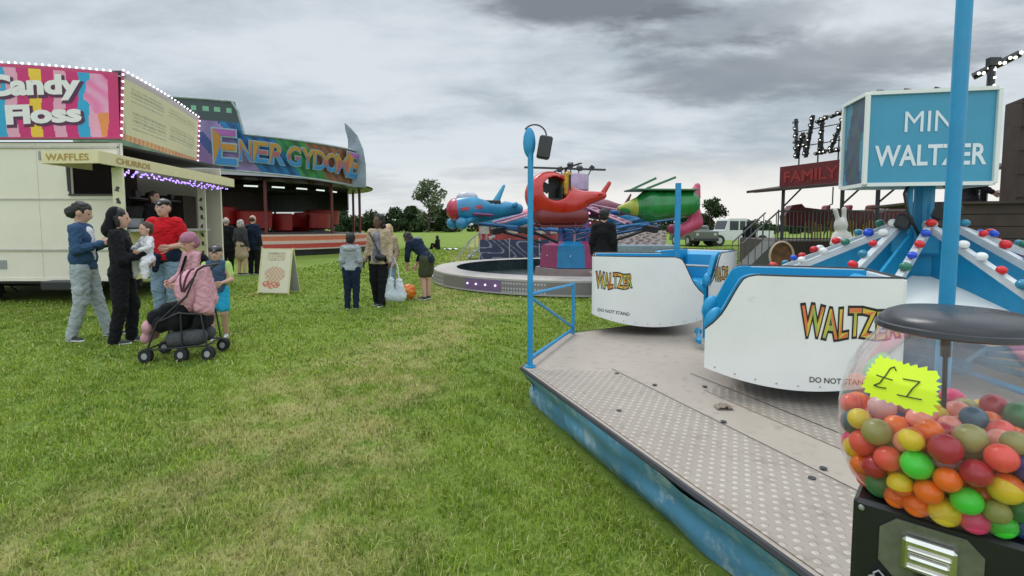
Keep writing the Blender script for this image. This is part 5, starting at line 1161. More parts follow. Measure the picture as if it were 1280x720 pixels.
# ================================================================== PEOPLE
def rotz(a): c, s = math.cos(a), math.sin(a); return np.array([[c, -s, 0], [s, c, 0], [0, 0, 1]])
def rotx(a): c, s = math.cos(a), math.sin(a); return np.array([[1, 0, 0], [0, c, -s], [0, s, c]])
BASE = dict(hipL=(-.052, 0, .52), hipR=(.052, 0, .52), kneeL=(-.058, .012, .285), kneeR=(.058, .012, .285), ankL=(-.055, -.01, .045), ankR=(.055, -.01, .045),
            pel=(0, 0, .535), waist=(0, .004, .62), chest=(0, .0, .735), neck=(0, -.005, .825), head=(0, .012, .925),
            shL=(-.088, -.004, .803), shR=(.088, -.004, .803), elL=(-.118, -.02, .64), elR=(.118, -.02, .64), wrL=(-.12, .03, .50), wrR=(.12, .03, .50))
def person(loc, yaw, H, label, J=None, skin='skin1', top=None, sleeve='long', hem=None, bottom=None, leg='long', shoe=None, hair='hairb', hairp='short', headr=1.0, hy=0, hp=0, fat=1.0, open_=None, extras=(), group=None, z0=0, res=.0135, parent=None, toes=(0, 0)):
    j = {k: np.array(v, float) for k, v in BASE.items()}
    for k, v in (J or {}).items(): j[k] = np.array(v, float)
    j = {k: v * H for k, v in j.items()}; h = H; t = empty('person', (loc[0], loc[1], z0), yaw, label, 'person', group)
    if parent: t.parent = parent
    Rh = rotz(hy) @ rotx(-hp); hc = j['head']; hs = h * headr
    def hd(p): return hc + Rh @ (np.array(p) * hs)
    RT = Rh
    legs_f = fat
    def limb(a, b_, r0, r1, sq=None): return ('c', tuple(j[a]), tuple(j[b_]), r0 * h * fat, r1 * h * fat) + ((sq,) if sq else ())
    core = [('c', tuple(j['pel'] + [-.035 * h, 0, 0]), tuple(j['pel'] + [.035 * h, 0, 0]), .060 * h * fat, .060 * h * fat, .85), limb('pel', 'waist', .070, .062, .8), limb('waist', 'chest', .064, .078, .72),
            ('c', tuple(j['chest'] + [0, 0, .03 * h]), tuple(j['neck'] - [0, 0, .035 * h]), .075 * h * fat, .05 * h, .7), ('c', tuple(j['shL'] * .8 + j['neck'] * .2), tuple(j['shR'] * .8 + j['neck'] * .2), .031 * h, .031 * h)]
    arms = []
    for s in 'LR': arms += [limb('sh' + s, 'el' + s, .030, .023), limb('el' + s, 'wr' + s, .0235, .0155)]
    legs = []
    for s in 'LR': legs += [limb('hip' + s, 'knee' + s, .050, .034), limb('knee' + s, 'ank' + s, .033, .020)]
    headp = [('e', tuple(hd((0, -.006, .012))), tuple(np.array([.046, .057, .056]) * hs), RT), ('e', tuple(hd((0, .012, -.028))), tuple(np.array([.034, .040, .040]) * hs), RT),
             ('e', tuple(hd((0, .026, -.052))), tuple(np.array([.018, .018, .014]) * hs), RT), ('e', tuple(hd((0, .054, -.012))), tuple(np.array([.0085, .014, .015]) * hs), RT),
             ('e', tuple(hd((-.047, -.004, -.008))), tuple(np.array([.008, .013, .019]) * hs), RT), ('e', tuple(hd((.047, -.004, -.008))), tuple(np.array([.008, .013, .019]) * hs), RT),
             ('c', tuple(j['neck'] - [0, 0, .015 * h]), tuple(hd((0, -.012, -.035))), .030 * h, .027 * h)]
    hands = []
    for s, sg in (('L', -1), ('R', 1)):
        f = j['wr' + s] - j['el' + s]; f /= np.linalg.norm(f); side = np.cross(f, [0, 0, 1.0]); 
        if np.linalg.norm(side) < .3: side = np.array([0, 1.0, 0])
        side /= np.linalg.norm(side); pn = np.cross(side, f); u = h * (1.0 if h > 1.3 else 1.12); w0 = j['wr' + s]
        # palm
        inw = np.array([-sg, 0, 0.]); inw = inw - f * (inw @ f); inw = inw / (np.linalg.norm(inw) + 1e-6); fo = np.cross(f, inw)
        pp = [('c', tuple(w0), tuple(w0 + f * .04 * u + fo * .012 * u), .012 * u, .013 * u), ('c', tuple(w0), tuple(w0 + f * .04 * u - fo * .012 * u), .012 * u, .012 * u)]
        for q_, (o_, l_) in enumerate(((.019, .040), (.0065, .046), (-.0065, .043), (-.019, .034))):
            b0_ = w0 + f * .046 * u + fo * o_ * u; m_ = b0_ + (f * .8 + inw * .35) * l_ * .55 * u; e_ = m_ + (f * .45 + inw * .8) * l_ * .5 * u
            pp += [('c', tuple(b0_), tuple(m_), .0058 * u, .0052 * u), ('c', tuple(m_), tuple(e_), .0052 * u, .0042 * u)]
        th0 = w0 + f * .014 * u + fo * .014 * u; pp += [('c', tuple(th0), tuple(th0 + (fo * .7 + f * .6 + inw * .3) * .03 * u), .0075 * u, .006 * u), ('c', tuple(th0 + (fo * .7 + f * .6 + inw * .3) * .03 * u), tuple(th0 + (fo * .75 + f * 1.2 + inw * .6) * .038 * u), .006 * u, .005 * u)]
        hands.append((pp, max(.0042, h * .0032), .004))
    blob('body', core + arms + legs + headp, M[skin], t, min(res, h * .0095), .016 * h, extra=hands)
    # face
    for sg in (-1, 1):
        b = MB(); c = hd((sg * .0185, .0475, .004)); b.ball(c, (.0062 * hs, .0062 * hs, .0042 * hs), 8); b.build('eye', M['eye'], t, smooth='all')
    b = MB(); c = hd((0, .050, -.034)); b.ball(c, (.013 * hs, .006 * hs, .0035 * hs), 8); b.build('mouth', M['lip'], t, smooth='all')
    grow = lambda prs, g: [((p[0], p[1], p[2], p[3] + g, p[4] + g) + tuple(p[5:])) if p[0] == 'c' else p for p in prs]
    if bottom is not None:
        zc = j['waist'][2] + .01 * h
        if leg == 'long':
            gl_ = grow(legs, .009 * h)
            for i, s in ((1, 'L'), (3, 'R')): gl_[i] = ('c', tuple(j['knee' + s]), tuple(j['ank' + s] + [0, 0, -.012 * h]), .040 * h * fat, .033 * h * fat)
            blob('trousers', gl_ + grow(core[:2], .006 * h), bottom, t, .012, .014 * h, wr=.006)
        elif leg == 'shorts':
            gl_ = []
            for s in 'LR': gl_.append(('c', tuple(j['hip' + s]), tuple(j['hip' + s] * .25 + j['knee' + s] * .75), .058 * h * fat, .056 * h * fat))
            blob('shorts', gl_ + grow(core[:2], .008 * h), bottom, t, .012, .014 * h, wr=.003)
        else:
            m_ = (j['kneeL'] + j['kneeR']) / 2; e_ = (j['pel'] * .35 + m_ * .65)
            blob('skirt', [('c', tuple(j['pel']), tuple(e_), .085 * h * fat, .105 * h * fat, .8)] + grow(core[:2], .008 * h), bottom, t, .013, .014 * h, wr=.003)
    if top is not None:
        tp = grow([c_ for c_ in core], .009 * h); stand = j['pel'][2] > .4 * h; hz_ = j['pel'][2] - (.022 + (hem or 0)) * h
        if sleeve == 'long': ar = grow(arms, .009 * h)
        elif sleeve == 'short': ar = [('c', tuple(j['sh' + s]), tuple(j['sh' + s] * .45 + j['el' + s] * .55), .043 * h * fat, .038 * h * fat) for s in 'LR']
        else: ar = []
        if stand:
            for s in 'LR': tp.append(('c', tuple(j['pel'] * .5 + j['hip' + s] * .5), tuple(j['hip' + s] * .5 + j['knee' + s] * .5), .062 * h * fat, .062 * h * fat))
        tp.append(('c', tuple(j['neck'] - [0, 0, .02 * h]), tuple(j['neck'] + [0, 0, .004 * h]), .040 * h, .037 * h))
        blob('top', tp + ar, top, t, .012, .016 * h, wr=.0065, cut=(lambda Q: np.where(np.abs(Q[..., 0]) < (.112 + .008) * h * fat, hz_ - Q[..., 2], -1)) if stand else None)
    if open_ is not None:       # inner shirt showing in the open front
        blob('inner_shirt', [('c', tuple(j['waist'] + [0, .028 * h, -.02 * h]), tuple(j['chest'] + [0, .030 * h, .05 * h]), .046 * h, .042 * h, .95)], open_, t, .012, .01)
    if shoe is not None:
        for s, ta in (('L', toes[0]), ('R', toes[1])):
            a = j['ank' + s]; d = np.array([-math.sin(ta), math.cos(ta), 0]); gz = a[2] - .045 * h
            sp_ = [('c', tuple(a + [0, 0, -.012 * h]) , tuple(a + d * .0 * h + [0, 0, -.02 * h]), .024 * h, .024 * h), ('c', tuple(a - d * .012 * h + [0, 0, -.022 * h]), tuple(a + d * .085 * h + [0, 0, -.030 * h]), .021 * h, .017 * h)]
            zf_ = gz + .004
            blob('shoe', sp_, shoe, t, .010, .008, cut=lambda Q, z=zf_: z - Q[..., 2])
            blob('sole', [('c', tuple(a - d * .014 * h + [0, 0, -.037 * h]), tuple(a + d * .09 * h + [0, 0, -.037 * h]), .0225 * h, .019 * h)], mat('sole_white', (.6, .6, .58), .6), t, .010, .006, cut=lambda Q, z=zf_: np.maximum(z - .002 - Q[..., 2], Q[..., 2] - (z + .013 * h)))
    if hairp:
        hp_ = [('e', tuple(hd((0, -.016, .020))), tuple(np.array([.0535, .059, .058]) * hs), RT), ('e', tuple(hd((0, -.038, -.010))), tuple(np.array([.046, .030, .044]) * hs), RT)]
        if hairp == 'bob': hp_ += [('c', tuple(hd((-.046, -.014, .0))), tuple(hd((-.050, .004, -.05))), .020 * hs, .014 * hs), ('c', tuple(hd((.046, -.014, .0))), tuple(hd((.050, .004, -.05))), .020 * hs, .014 * hs), ('e', tuple(hd((0, -.045, -.025))), tuple(np.array([.045, .026, .045]) * hs), RT)]
        if hairp == 'long': hp_ += [('c', tuple(hd((-.044, -.018, .0))), tuple(hd((-.052, -.02, -.10))), .022 * hs, .016 * hs), ('c', tuple(hd((.044, -.018, .0))), tuple(hd((.052, -.02, -.10))), .022 * hs, .016 * hs), ('c', tuple(hd((0, -.045, -.02))), tuple(hd((0, -.05, -.12))), .036 * hs, .026 * hs)]
        if hairp == 'tied': hp_ += [('e', tuple(hd((0, -.072, -.022))), tuple(np.array([.030, .030, .044]) * hs), RT), ('e', tuple(hd((0, -.045, -.008))), tuple(np.array([.048, .040, .052]) * hs), RT), ('c', tuple(hd((-.044, .012, .010))), tuple(hd((-.048, .012, -.045))), .013 * hs, .008 * hs)]
        if hairp == 'curly': hp_ += [('e', tuple(hd((sx * .034, sy, sz))), tuple(np.array([.030, .030, .030]) * hs), RT) for sx, sy, sz in ((-1, -.02, .045), (1, -.02, .045), (-1.1, -.03, 0), (1.1, -.03, 0), (0, -.055, .03), (0, -.055, -.02), (0, .0, .06), (-1.1, -.04, -.05), (1.1, -.04, -.05))]
        if hairp == 'bald': hp_ = [('e', tuple(hd((0, -.024, .004))), tuple(np.array([.0500, .050, .040]) * hs), RT)]
        def hc_(Q, c=hc, hs=hs):           # keep the face clear
            v = (Q - c) @ Rh / hs; return np.minimum(v[..., 1] - (.020), -(v[..., 2] - .034)) * 1.0 if False else -np.maximum(-(v[..., 1] - .026), (v[..., 2] - .026)) 
        blob('hair', hp_, M[hair], t, .0105, .012, wr=.006, cut=hc_)
    for nm, m_, prs, kw in extras:
        pr2 = []
        for p in prs:
            if p[0] == 'c': pr2.append(('c', tuple(np.array(p[1]) * h), tuple(np.array(p[2]) * h), p[3] * h, p[4] * h) + tuple(p[5:]))
            elif p[0] == 'h': pr2.append(('e', tuple(hd(p[1])), tuple(np.array(p[2]) * hs), RT))
            elif p[0] == 'hc': pr2.append(('c', tuple(hd(p[1])), tuple(hd(p[2])), p[3] * hs, p[4] * hs))
            else: pr2.append(('e', tuple(np.array(p[1]) * h), tuple(np.array(p[2]) * h)) + tuple(p[3:]))
        blob(nm, pr2, m_, t, kw.get('res', .012), kw.get('k', .015), wr=kw.get('wr', 0), label=kw.get('label'))
    return t
denim = cloth('denim_blue', (.040, .085, .165)); greyj = cloth('pale_grey_denim', (.36, .40, .41)); blk = cloth('black_cloth', (.012, .012, .014)); red = cloth('red_polo', (.52, .012, .02)); navy = cloth('navy_cloth', (.014, .022, .045))
lblue = cloth('faded_jeans', (.24, .33, .43)); pinkc = cloth('pink_cloth', (.58, .30, .34)); whitec = cloth('white_cloth', (.68, .68, .70)); beige = cloth('beige_cloth', (.42, .32, .22)); khaki = cloth('khaki_cloth', (.06, .065, .035))
greyh = cloth('grey_hoodie', (.34, .37, .39)); bright = cloth('bright_blue_cloth', (.03, .38, .62)); sblue = cloth('slate_blue_cloth', (.05, .09, .15)); floral = cloth('patterned_blouse', (.20, .19, .21), .9); shoeb = mat('shoe_black', (.02, .02, .022), .5); shoew = mat('shoe_white', (.6, .6, .6), .6)
lime = cloth('lime_cloth', (.45, .62, .18)); brownc = cloth('brown_cloth', (.10, .05, .03))
# woman in denim, side-on looking at her phone; faces the stall's counter (+x side)
FX = R(-90)        # yaw that faces +x
q = G(112, 424)
person((q.x - .02, q.y), R(-72), 1.70, 'woman in a blue denim jacket and pale grey cargo trousers looking down at her phone', dict(wrR=(.035, .125, .70), elR=(.125, .01, .655), wrL=(-.04, .13, .70), elL=(-.125, -.02, .645), kneeL=(-.07, .04, .29), ankL=(-.09, .10, .045), kneeR=(.06, -.005, .285), ankR=(.06, -.075, .045)),
       top=denim, bottom=greyj, shoe=shoeb, hairp='tied', hair='hairb', hp=.38, hy=.0, open_=whitec, fat=1.05, toes=(.3, -.5),
       extras=[('phone', M['black'], [('c', (.0, .165, .71), (0, .175, .745), .008, .008)], dict(res=.006)), ('cargo_pocket', greyj, [('e', (.095, .0, .37), (.022, .035, .045))], dict(wr=.002)), ('cargo_pocket', greyj, [('e', (-.105, .02, .37), (.022, .035, .045))], dict(wr=.002)), ('jacket_skirt', denim, [('c', (-.03, 0, .60), (.03, 0, .60), .086, .086, .85)], dict(wr=.003))])
# woman in black hoodie holding the toddler
q = G(156, 429)
person((q.x, q.y), R(-66), 1.62, 'woman in a black hooded top and black trousers carrying a toddler in her arms', dict(wrR=(.03, .15, .66), elR=(.13, .04, .63), wrL=(-.02, .17, .60), elL=(-.12, .05, .62), kneeL=(-.05, .05, .285), kneeR=(.06, .0, .285), ankR=(.055, -.05, .045), ankL=(-.05, .03, .045)),
       top=blk, bottom=blk, shoe=shoeb, hairp='bob', hair='hairb', hp=.12, fat=1.12, hem=.03,
       extras=[('hood', blk, [('h', (0, -.034, .010), (.062, .052, .074)), ('h', (0, -.05, -.05), (.062, .045, .06)), ('e', (0, -.055, .84), (.07, .05, .06))], dict(wr=.002))])
tq = Vector((q.x, q.y, 0)); fw = Vector((math.sin(R(66)), math.cos(R(66)), 0))
tp_ = tq + fw * .27
person((tp_.x, tp_.y), R(150), .80, 'toddler in a white top held upright in the black-hooded woman\'s arms', dict(hipL=(-.06, 0, .44), hipR=(.06, 0, .44), pel=(0, 0, .45), kneeL=(-.14, .12, .36), kneeR=(.13, .12, .36), ankL=(-.16, .12, .20), ankR=(.14, .12, .20), waist=(0, 0, .53), chest=(0, 0, .65), neck=(0, 0, .755), shL=(-.11, 0, .73), shR=(.11, 0, .73), head=(0, .01, .885), elL=(-.17, .06, .62), wrL=(-.14, .16, .58), elR=(.17, .05, .62), wrR=(.16, .15, .60)),
       top=whitec, bottom=whitec, hair='hairbr', hairp='short', headr=1.5, fat=1.35, z0=.66, res=.009)
# man in red
q = G(213, 404)
person((q.x - .02, q.y), R(185), 1.80, 'man in a bright red polo shirt, dark cap and faded jeans by the stall counter', dict(wrL=(-.10, .12, .62), elL=(-.15, -.03, .635), wrR=(.16, .05, .50)), top=red, sleeve='short', bottom=lblue, shoe=shoew, hair='hairb', hairp='short', fat=1.22, hy=.1,
       extras=[('cap', M['black'], [('h', (0, -.008, .040), (.054, .060, .034)), ('hc', (0, .045, .030), (0, .078, .024), .018, .010)], {}), ('tied_jumper', navy, [('c', (-.045, .0, .535), (.045, .0, .535), .085, .085, .9), ('c', (.02, .09, .54), (.03, .095, .44), .03, .022)], dict(wr=.003))])
# girl in pink standing behind the pushchair
q = G(243, 424)
person((q.x, q.y), R(150), 1.30, 'girl in a pale pink top and pink knitted hat behind the pushchair', dict(wrL=(-.08, .15, .56), elL=(-.12, .03, .63), wrR=(.08, .15, .56), elR=(.12, .03, .63)), top=pinkc, bottom=blk, shoe=shoeb, hair='hairbr', hairp='short', headr=1.2, hp=.35,
       extras=[('hat', cloth('hat_mauve', (.36, .16, .22)), [('h', (0, -.012, .030), (.060, .064, .056)), ('h', (0, -.03, -.01), (.056, .05, .05))], dict(wr=.002)), ('bag_strap', blk, [('c', (-.06, .075, .80), (.05, .085, .60), .012, .012)], {}), ('backpack', blk, [('e', (.02, -.12, .70), (.09, .05, .12))], {})])
# boy beside the pushchair
q = G(274, 424)
person((q.x, q.y), R(200), 1.16, 'boy in a slate vest over a lime shirt with bright blue shorts and white shoes', dict(wrL=(-.07, .13, .62), elL=(-.14, .02, .64), ankL=(-.06, -.06, .045), ankR=(.055, .03, .045), wrR=(.12, .10, .58)), top=sblue, sleeve='none', bottom=bright, leg='shorts', shoe=shoew, hair='hairb', hairp='short', headr=1.18, hp=.1, fat=1.1,
       extras=[('sleeve', lime, [('c', (-.105, -.004, .80), (-.13, .005, .69), .040, .036)], dict(wr=.002)), ('sleeve', lime, [('c', (.105, -.004, .80), (.13, .005, .69), .040, .036)], dict(wr=.002)), ('cap', M['black'], [('h', (0, -.008, .036), (.056, .062, .038)), ('hc', (0, .045, .030), (0, .085, .022), .020, .010)], {})])
# adults behind with their backs turned
for px, fy, hgt, yw, tp, bt, hr, hpz, lb, kw in (
        (285, 343, 1.68, 12, blk, blk, 'hairg', 'bald', 'balding man in a black coat, first of three standing by the striped steps', dict(hem=.12)),
        (303, 344, 1.60, -15, cloth('dark_grey_coat', (.05, .05, .055)), beige, 'hairg', 'bob', 'grey-haired woman in a dark coat between two men by the striped steps', dict(leg='skirt')),
        (318, 343, 1.74, -8, navy, blk, 'hairbr', 'bald', 'man in a navy coat nearest the striped steps with his back turned', dict(hem=.10))):
    q = G(px, fy); person((q.x, q.y), R(yw), hgt, lb, top=tp, bottom=bt, shoe=shoeb, hair=hr, hairp=hpz, group='adults watching the big waltzer', fat=1.15, **kw)
# boy in grey hoodie, woman in beige jacket, bag, child behind, bending girl
q = G(440, 386)
person((q.x, q.y), R(4), 1.29, 'boy in a grey hoodie and dark jeans standing with his back turned on the lawn', dict(kneeL=(-.05, .0, .285), wrL=(-.11, .05, .50), wrR=(.10, .09, .52)), skin='skin3', top=greyh, bottom=navy, shoe=shoeb, hair='hairb', hairp='short', headr=1.12, fat=1.15, extras=[('hood', greyh, [('e', (0, -.045, .80), (.085, .05, .045))], dict(wr=.003))])
q = G(475, 382)
person((q.x, q.y), R(172), 1.61, 'woman in an open beige jacket and patterned blouse carrying a white bag', dict(wrL=(-.135, .04, .49), wrR=(.16, .02, .50), kneeL=(-.05, .03, .285), ankL=(-.045, .05, .045), ankR=(.05, -.05, .045)), skin='skin3', top=beige, bottom=blk, shoe=shoeb, hair='hairb', hairp='curly', hem=.05, open_=floral, fat=1.15, hy=-.5,
       extras=[('crossbody_strap', M['black'], [('c', (.07, .085, .80), (-.05, .105, .58), .008, .008)], dict(res=.008)), ('handbag', M['black'], [('e', (-.05, .10, .54), (.06, .03, .04))], {}), ('blouse_panel', floral, [('c', (0, .055, .52), (0, .06, .78), .052, .04, .7)], dict(wr=.003))])
q = G(494, 383); wbz = empty('carrier_bag', (q.x, q.y - .0, .02), R(-10), 'white carrier bag hanging from the beige-jacketed woman\'s hand', 'bag')
blob('bag', [('c', (-.11, 0, .10), (-.08, 0, .36), .10, .06, .6), ('c', (.11, 0, .10), (.08, 0, .34), .10, .06, .6), ('c', (-.1, 0, .08), (.1, 0, .08), .09, .09, .7)], cloth('bag_white', (.55, .60, .64)), wbz, .014, .04, wr=.006)
b = MB(); b.tube([(-.08, 0, .40), (-.06, 0, .60), (0, 0, .74), (.06, 0, .60), (.08, 0, .40)], .008, 6); b.build('handle', whitec, wbz, smooth=True); wbz.location.z = .10
q = G(487, 372); person((q.x, q.y), R(160), 1.45, 'fair-haired girl half hidden behind the woman in the beige jacket', top=beige, bottom=lblue, shoe=shoew, hair='hairy', hairp='long')
q = G(524, 374)
person((q.x + .1, q.y), R(62), 1.50, 'girl in a navy coat and khaki shorts bending forward beside the orange ball', dict(pel=(0, -.05, .52), hipL=(-.052, -.05, .51), hipR=(.052, -.05, .51), waist=(0, .01, .60), chest=(0, .10, .68), neck=(0, .18, .735), head=(0, .265, .785), shL=(-.095, .165, .715), shR=(.095, .165, .715), elL=(-.12, .17, .56), elR=(.12, .15, .56), wrL=(-.09, .20, .43), wrR=(.09, .19, .43), kneeL=(-.05, -.02, .28), kneeR=(.05, -.02, .28), ankL=(-.05, -.045, .045), ankR=(.05, -.03, .045)),
       top=navy, bottom=khaki, leg='shorts', shoe=shoeb, hair='hairb', hairp='long', hp=.5, fat=1.15, hem=.02, extras=[('hood', cloth('hood_grey', (.2, .22, .2)), [('e', (0, .10, .78), (.06, .05, .03))], {})])
q = G(511, 374); ob = empty('play_ball', (q.x, q.y, 0), 0, 'orange and red inflatable ball on the grass beside the bending girl', 'ball')
b = MB(); b.ball((0, 0, .15), .15, 20, 0)
b.c = [((.75, .12, .02) if (i // 20 + (i % 20) // 4) % 2 else (.72, .30, .03)) for i in range(len(b.f))]; b.build('ball', M['paintart'], ob, smooth='all', col=True)
b = MB(); b.lathe([(0, 0), (.012, 0), (.012, .008), (0, .01)], 8, (0, 0, .298)); b.build('valve', M['white'], ob)
# seated picnic person far off
q = G(545, 312); person((q.x, q.y), R(70), 1.65, 'person in dark clothes sitting on the grass far beyond the lawn', dict(pel=(0, -.1, .07), hipL=(-.05, -.08, .07), hipR=(.05, -.08, .07), waist=(0, -.1, .16), chest=(0, -.08, .27), neck=(0, -.06, .36), head=(0, -.04, .455), shL=(-.1, -.07, .34), shR=(.1, -.07, .34), elL=(-.13, -.06, .19), elR=(.13, -.06, .19), wrL=(-.1, .06, .16), wrR=(.1, .06, .16), kneeL=(-.06, .13, .20), kneeR=(.06, .13, .20), ankL=(-.05, .20, .045), ankR=(.05, .20, .045)), top=blk, bottom=blk, shoe=shoeb, hairp='long', res=.02)
q = G(555, 313); pb_ = MB(); pb_.grid(lambda u, v: (q.x + .8 * u, q.y + .4 * v, .03 + .09 * abs(math.sin(u * 7 + v * 3))), 12, 8); tag(pb_.build('picnic_blanket', whitec, smooth='all'), 'pale crumpled blanket on the grass beside the seated person', 'blanket')
# operator of the plane ride, child, distant people
q = P(754, 330, 12.0); q.y = 10.2
q = P(754, 330, 9.6); person((q.x, q.y), R(-25), 1.74, 'ride attendant in black with back to the round pit by the red helicopter', top=blk, bottom=blk, shoe=shoeb, hair='hairb', hairp='short', fat=1.15, hy=.2, hem=.04)
q = G(797, 322); person((q.x, q.y), R(150), 1.35, 'child in a dark red top standing past the plane ride under the green rocket', top=cloth('dark_red_cloth', (.10, .015, .015)), bottom=blk, shoe=shoeb, hair='hairbr', hairp='short', skin='skin2')
q = G(935, 325); person((q.x, q.y), R(-30), 1.66, 'person in black walking between the white pickup and the railed ramp', dict(kneeL=(-.05, .05, .285), ankL=(-.05, .07, .05), ankR=(.05, -.08, .05)), top=blk, bottom=blk, shoe=shoeb, hair='hairb', hairp='curly', fat=1.2, hem=.05)
q = P(1212, 250, 9.4); person((q.x, q.y), R(235), 1.72, 'person in dark clothes leaning with one arm out above the dark booth', dict(elR=(.17, .03, .70), wrR=(.22, .14, .62)), top=blk, bottom=blk, hair='hairb', hairp='short', fat=1.2, z0=P(1212, 250, 9.4).z - .95, skin='skin2')
b = MB(); pq = P(1212, 250, 9.4); b.box((pq.x, pq.y + .1, (pq.z - .95) / 2), (1.2, .9, pq.z - .95), bev=.01); tag(b.build('booth_stand', M['brown']), 'dark boarded stand behind the booth wall beneath the leaning person', 'platform')
q = P(204, 300, 10.6); person((q.x - .15, q.y), R(-100), 1.68, 'vendor in dark clothes working inside the candy floss stall', top=blk, bottom=blk, hair='hairbr', hairp='short', z0=.45)
# black folding chair at the stall wall, half out of the photo
q = G(9, 366); ch = empty('folding_chair', (q.x - .15, q.y, 0), R(20), 'black folding chair standing by the cream stall wall', 'chair')
b = MB()
for sg in (-1, 1): b.tube([(-.2, sg * .2, 0), (.22, sg * .2, .45), (.26, sg * .2, .8)], .014, 6); b.tube([(.2, sg * .2, 0), (-.18, sg * .2, .45)], .014, 6)
b.build('frame', M['blackp'], ch, smooth=True); b = MB(); b.box((0, 0, .45), (.4, .4, .03), bev=.01); b.build('seat', blk, ch); b = MB(); b.box((.26, 0, .68), (.03, .4, .24), bev=.01); b.build('backrest', blk, ch)

# ------------------------------------------------------------------ pushchair
W0 = G(182, 452); W1 = G(236, 450); axd = Vector((W1.x - W0.x, W1.y - W0.y, 0))
pc = empty('pushchair', (W0.x + .24, W0.y + .20, 0), R(10), 'black pushchair with pink hood and hanging pink blanket on the lawn', 'pushchair')
pc.scale = (.80, .88, .97)
# local: +x towards the handles (right in the picture), y across
fr = MB()
for sg in (-1, 1):
    y = sg * .22
    fr.tube([(-.28, y, .16), (-.16, y, .42), (.20, y, .70), (.34, y, .98)], .012, 8); fr.tube([(.42, y, .14), (.36, y, .50), (.10, y, .52), (-.12, y, .44)], .012, 8)
    fr.tube([(-.28, y, .13), (.42, y, .16)], .010, 8); fr.tube([(.12, y, .14), (.12, y, .52)], .011, 8); fr.tube([(.34, y, .98), (.42, y, 1.02)], .013, 8)
fr.tube([(.42, -.22, 1.02), (.42, .22, 1.02)], .013, 8); fr.tube([(-.28, -.22, .14), (-.28, .22, .14)], .010, 8); fr.tube([(.42, -.22, .16), (.42, .22, .16)], .010, 8); fr.tube([(.36, -.22, .50), (.36, .22, .50)], .01, 8)
fr.build('frame', M['blackp'], pc, smooth=True)
for x in (-.30, .12, .44):
    for sg in (-1, 1):
        if x == .12 and sg > 0: continue
        for dy_ in (-.028, .028):
            b = MB(); y = sg * .235 + dy_; b.tube([(x, y - .014, .075), (x, y + .014, .075)], .075, 18); w_ = b.build('wheel', M['rubber'], pc, smooth=True); b = MB(); b.tube([(x, y - .017, .075), (x, y + .017, .075)], .035, 10); b.build('hub', M['grey'], w_)
blob('seat', [('c', (-.16, -.12, .40), (-.16, .12, .40), .10, .10), ('c', (.02, -.12, .42), (.02, .12, .42), .11, .11), ('c', (.05, -.12, .42), (.22, -.12, .78), .08, .06), ('c', (.05, .12, .42), (.22, .12, .78), .08, .06), ('c', (.14, 0, .5), (.22, 0, .8), .1, .08)], blk, pc, .014, .05, wr=.004)
blob('footmuff', [('c', (-.33, -.10, .36), (-.33, .10, .36), .075, .075), ('c', (-.37, -.09, .24), (-.35, .09, .26), .06, .06)], pinkc, pc, .014, .05, wr=.003)
blob('seat_cover', [('c', (-.24, -.1, .46), (-.24, .1, .46), .09, .09), ('c', (-.10, -.1, .53), (-.06, .12, .53), .09, .08)], blk, pc, .014, .04, wr=.004)
def hcut(Q):
    x, y, z = Q[..., 0], Q[..., 1], Q[..., 2]; inn = np.sqrt(((x - .14) / .17) ** 2 + (y / .20) ** 2 + ((z - .70) / .23) ** 2) - 1
    return np.maximum(-inn * .22, -((x - .02) * .75 + (z - .70) * .55))
blob('hood', [('e', (.16, 0, .72), (.19, .22, .25))], pinkc, pc, .011, .02, wr=.003, cut=hcut)
b = MB()
for k, (a_, c_) in enumerate(((-22, .0), (8, .02), (36, .04))): b.tube([(.16 + .195 * math.cos(t) * math.sin(R(a_)) , .225 * math.sin(t), .72 + .255 * math.cos(t) * math.cos(R(a_))) for t in np.linspace(-1.45, 1.45, 20)], .012, 6)
b.build('hood_trim', mat('trim_wine', (.07, .012, .03), .8), pc, smooth=True)
blob('blanket', [('c', (.32, -.10, .92), (.37, -.12, .60), .085, .11, .9), ('c', (.32, .03, .94), (.38, .02, .64), .08, .10, .9), ('c', (.30, -.16, .56), (.45, -.14, .52), .045, .04)], pinkc, pc, .012, .05, wr=.007)
blob('basket', [('c', (-.02, -.12, .22), (.30, -.12, .24), .09, .09), ('c', (-.02, .12, .22), (.30, .12, .24), .09, .09)], mat('basket_mesh', (.06, .06, .065), .8, var=.5, scale=30), pc, .016, .06, wr=.004)
blob('bag', [('c', (.30, -.1, .40), (.30, .1, .40), .085, .085)], blk, pc, .014, .03, wr=.004)

# ================================================================== BOUNCY BALL MACHINE
mc = Vector((.905, 1.03, 0)); yawm = math.atan2(-mc.x, -mc.y)            # faces the viewer
face = R(-90) + math.atan2(mc.y, mc.x) 
VM = empty('ball_vending_machine', (mc.x, mc.y, 0), face - R(0), 'black coin machine with clear globe of bouncy balls and yellow one pound star', 'vending machine')
ZG0, ZG1 = .838, 1.19
prof = [(.120, 0), (.145, .004), (.170, .024), (.188, .06), (.196, .11), (.197, .165), (.192, .215), (.179, .262), (.158, .303), (.138, .332), (.122, .352)]
gg = bpy.data.materials.new('clear_plastic'); gg.use_nodes = True; n = gg.node_tree.nodes; l = gg.node_tree.links; n.clear()
o_ = n.new('ShaderNodeOutputMaterial'); tr_ = n.new('ShaderNodeBsdfTransparent'); tr_.inputs[0].default_value = (.985, .99, .995, 1); gl_ = n.new('ShaderNodeBsdfGlossy'); gl_.inputs['Roughness'].default_value = .06; gl_.inputs[0].default_value = (1, 1, 1, 1)
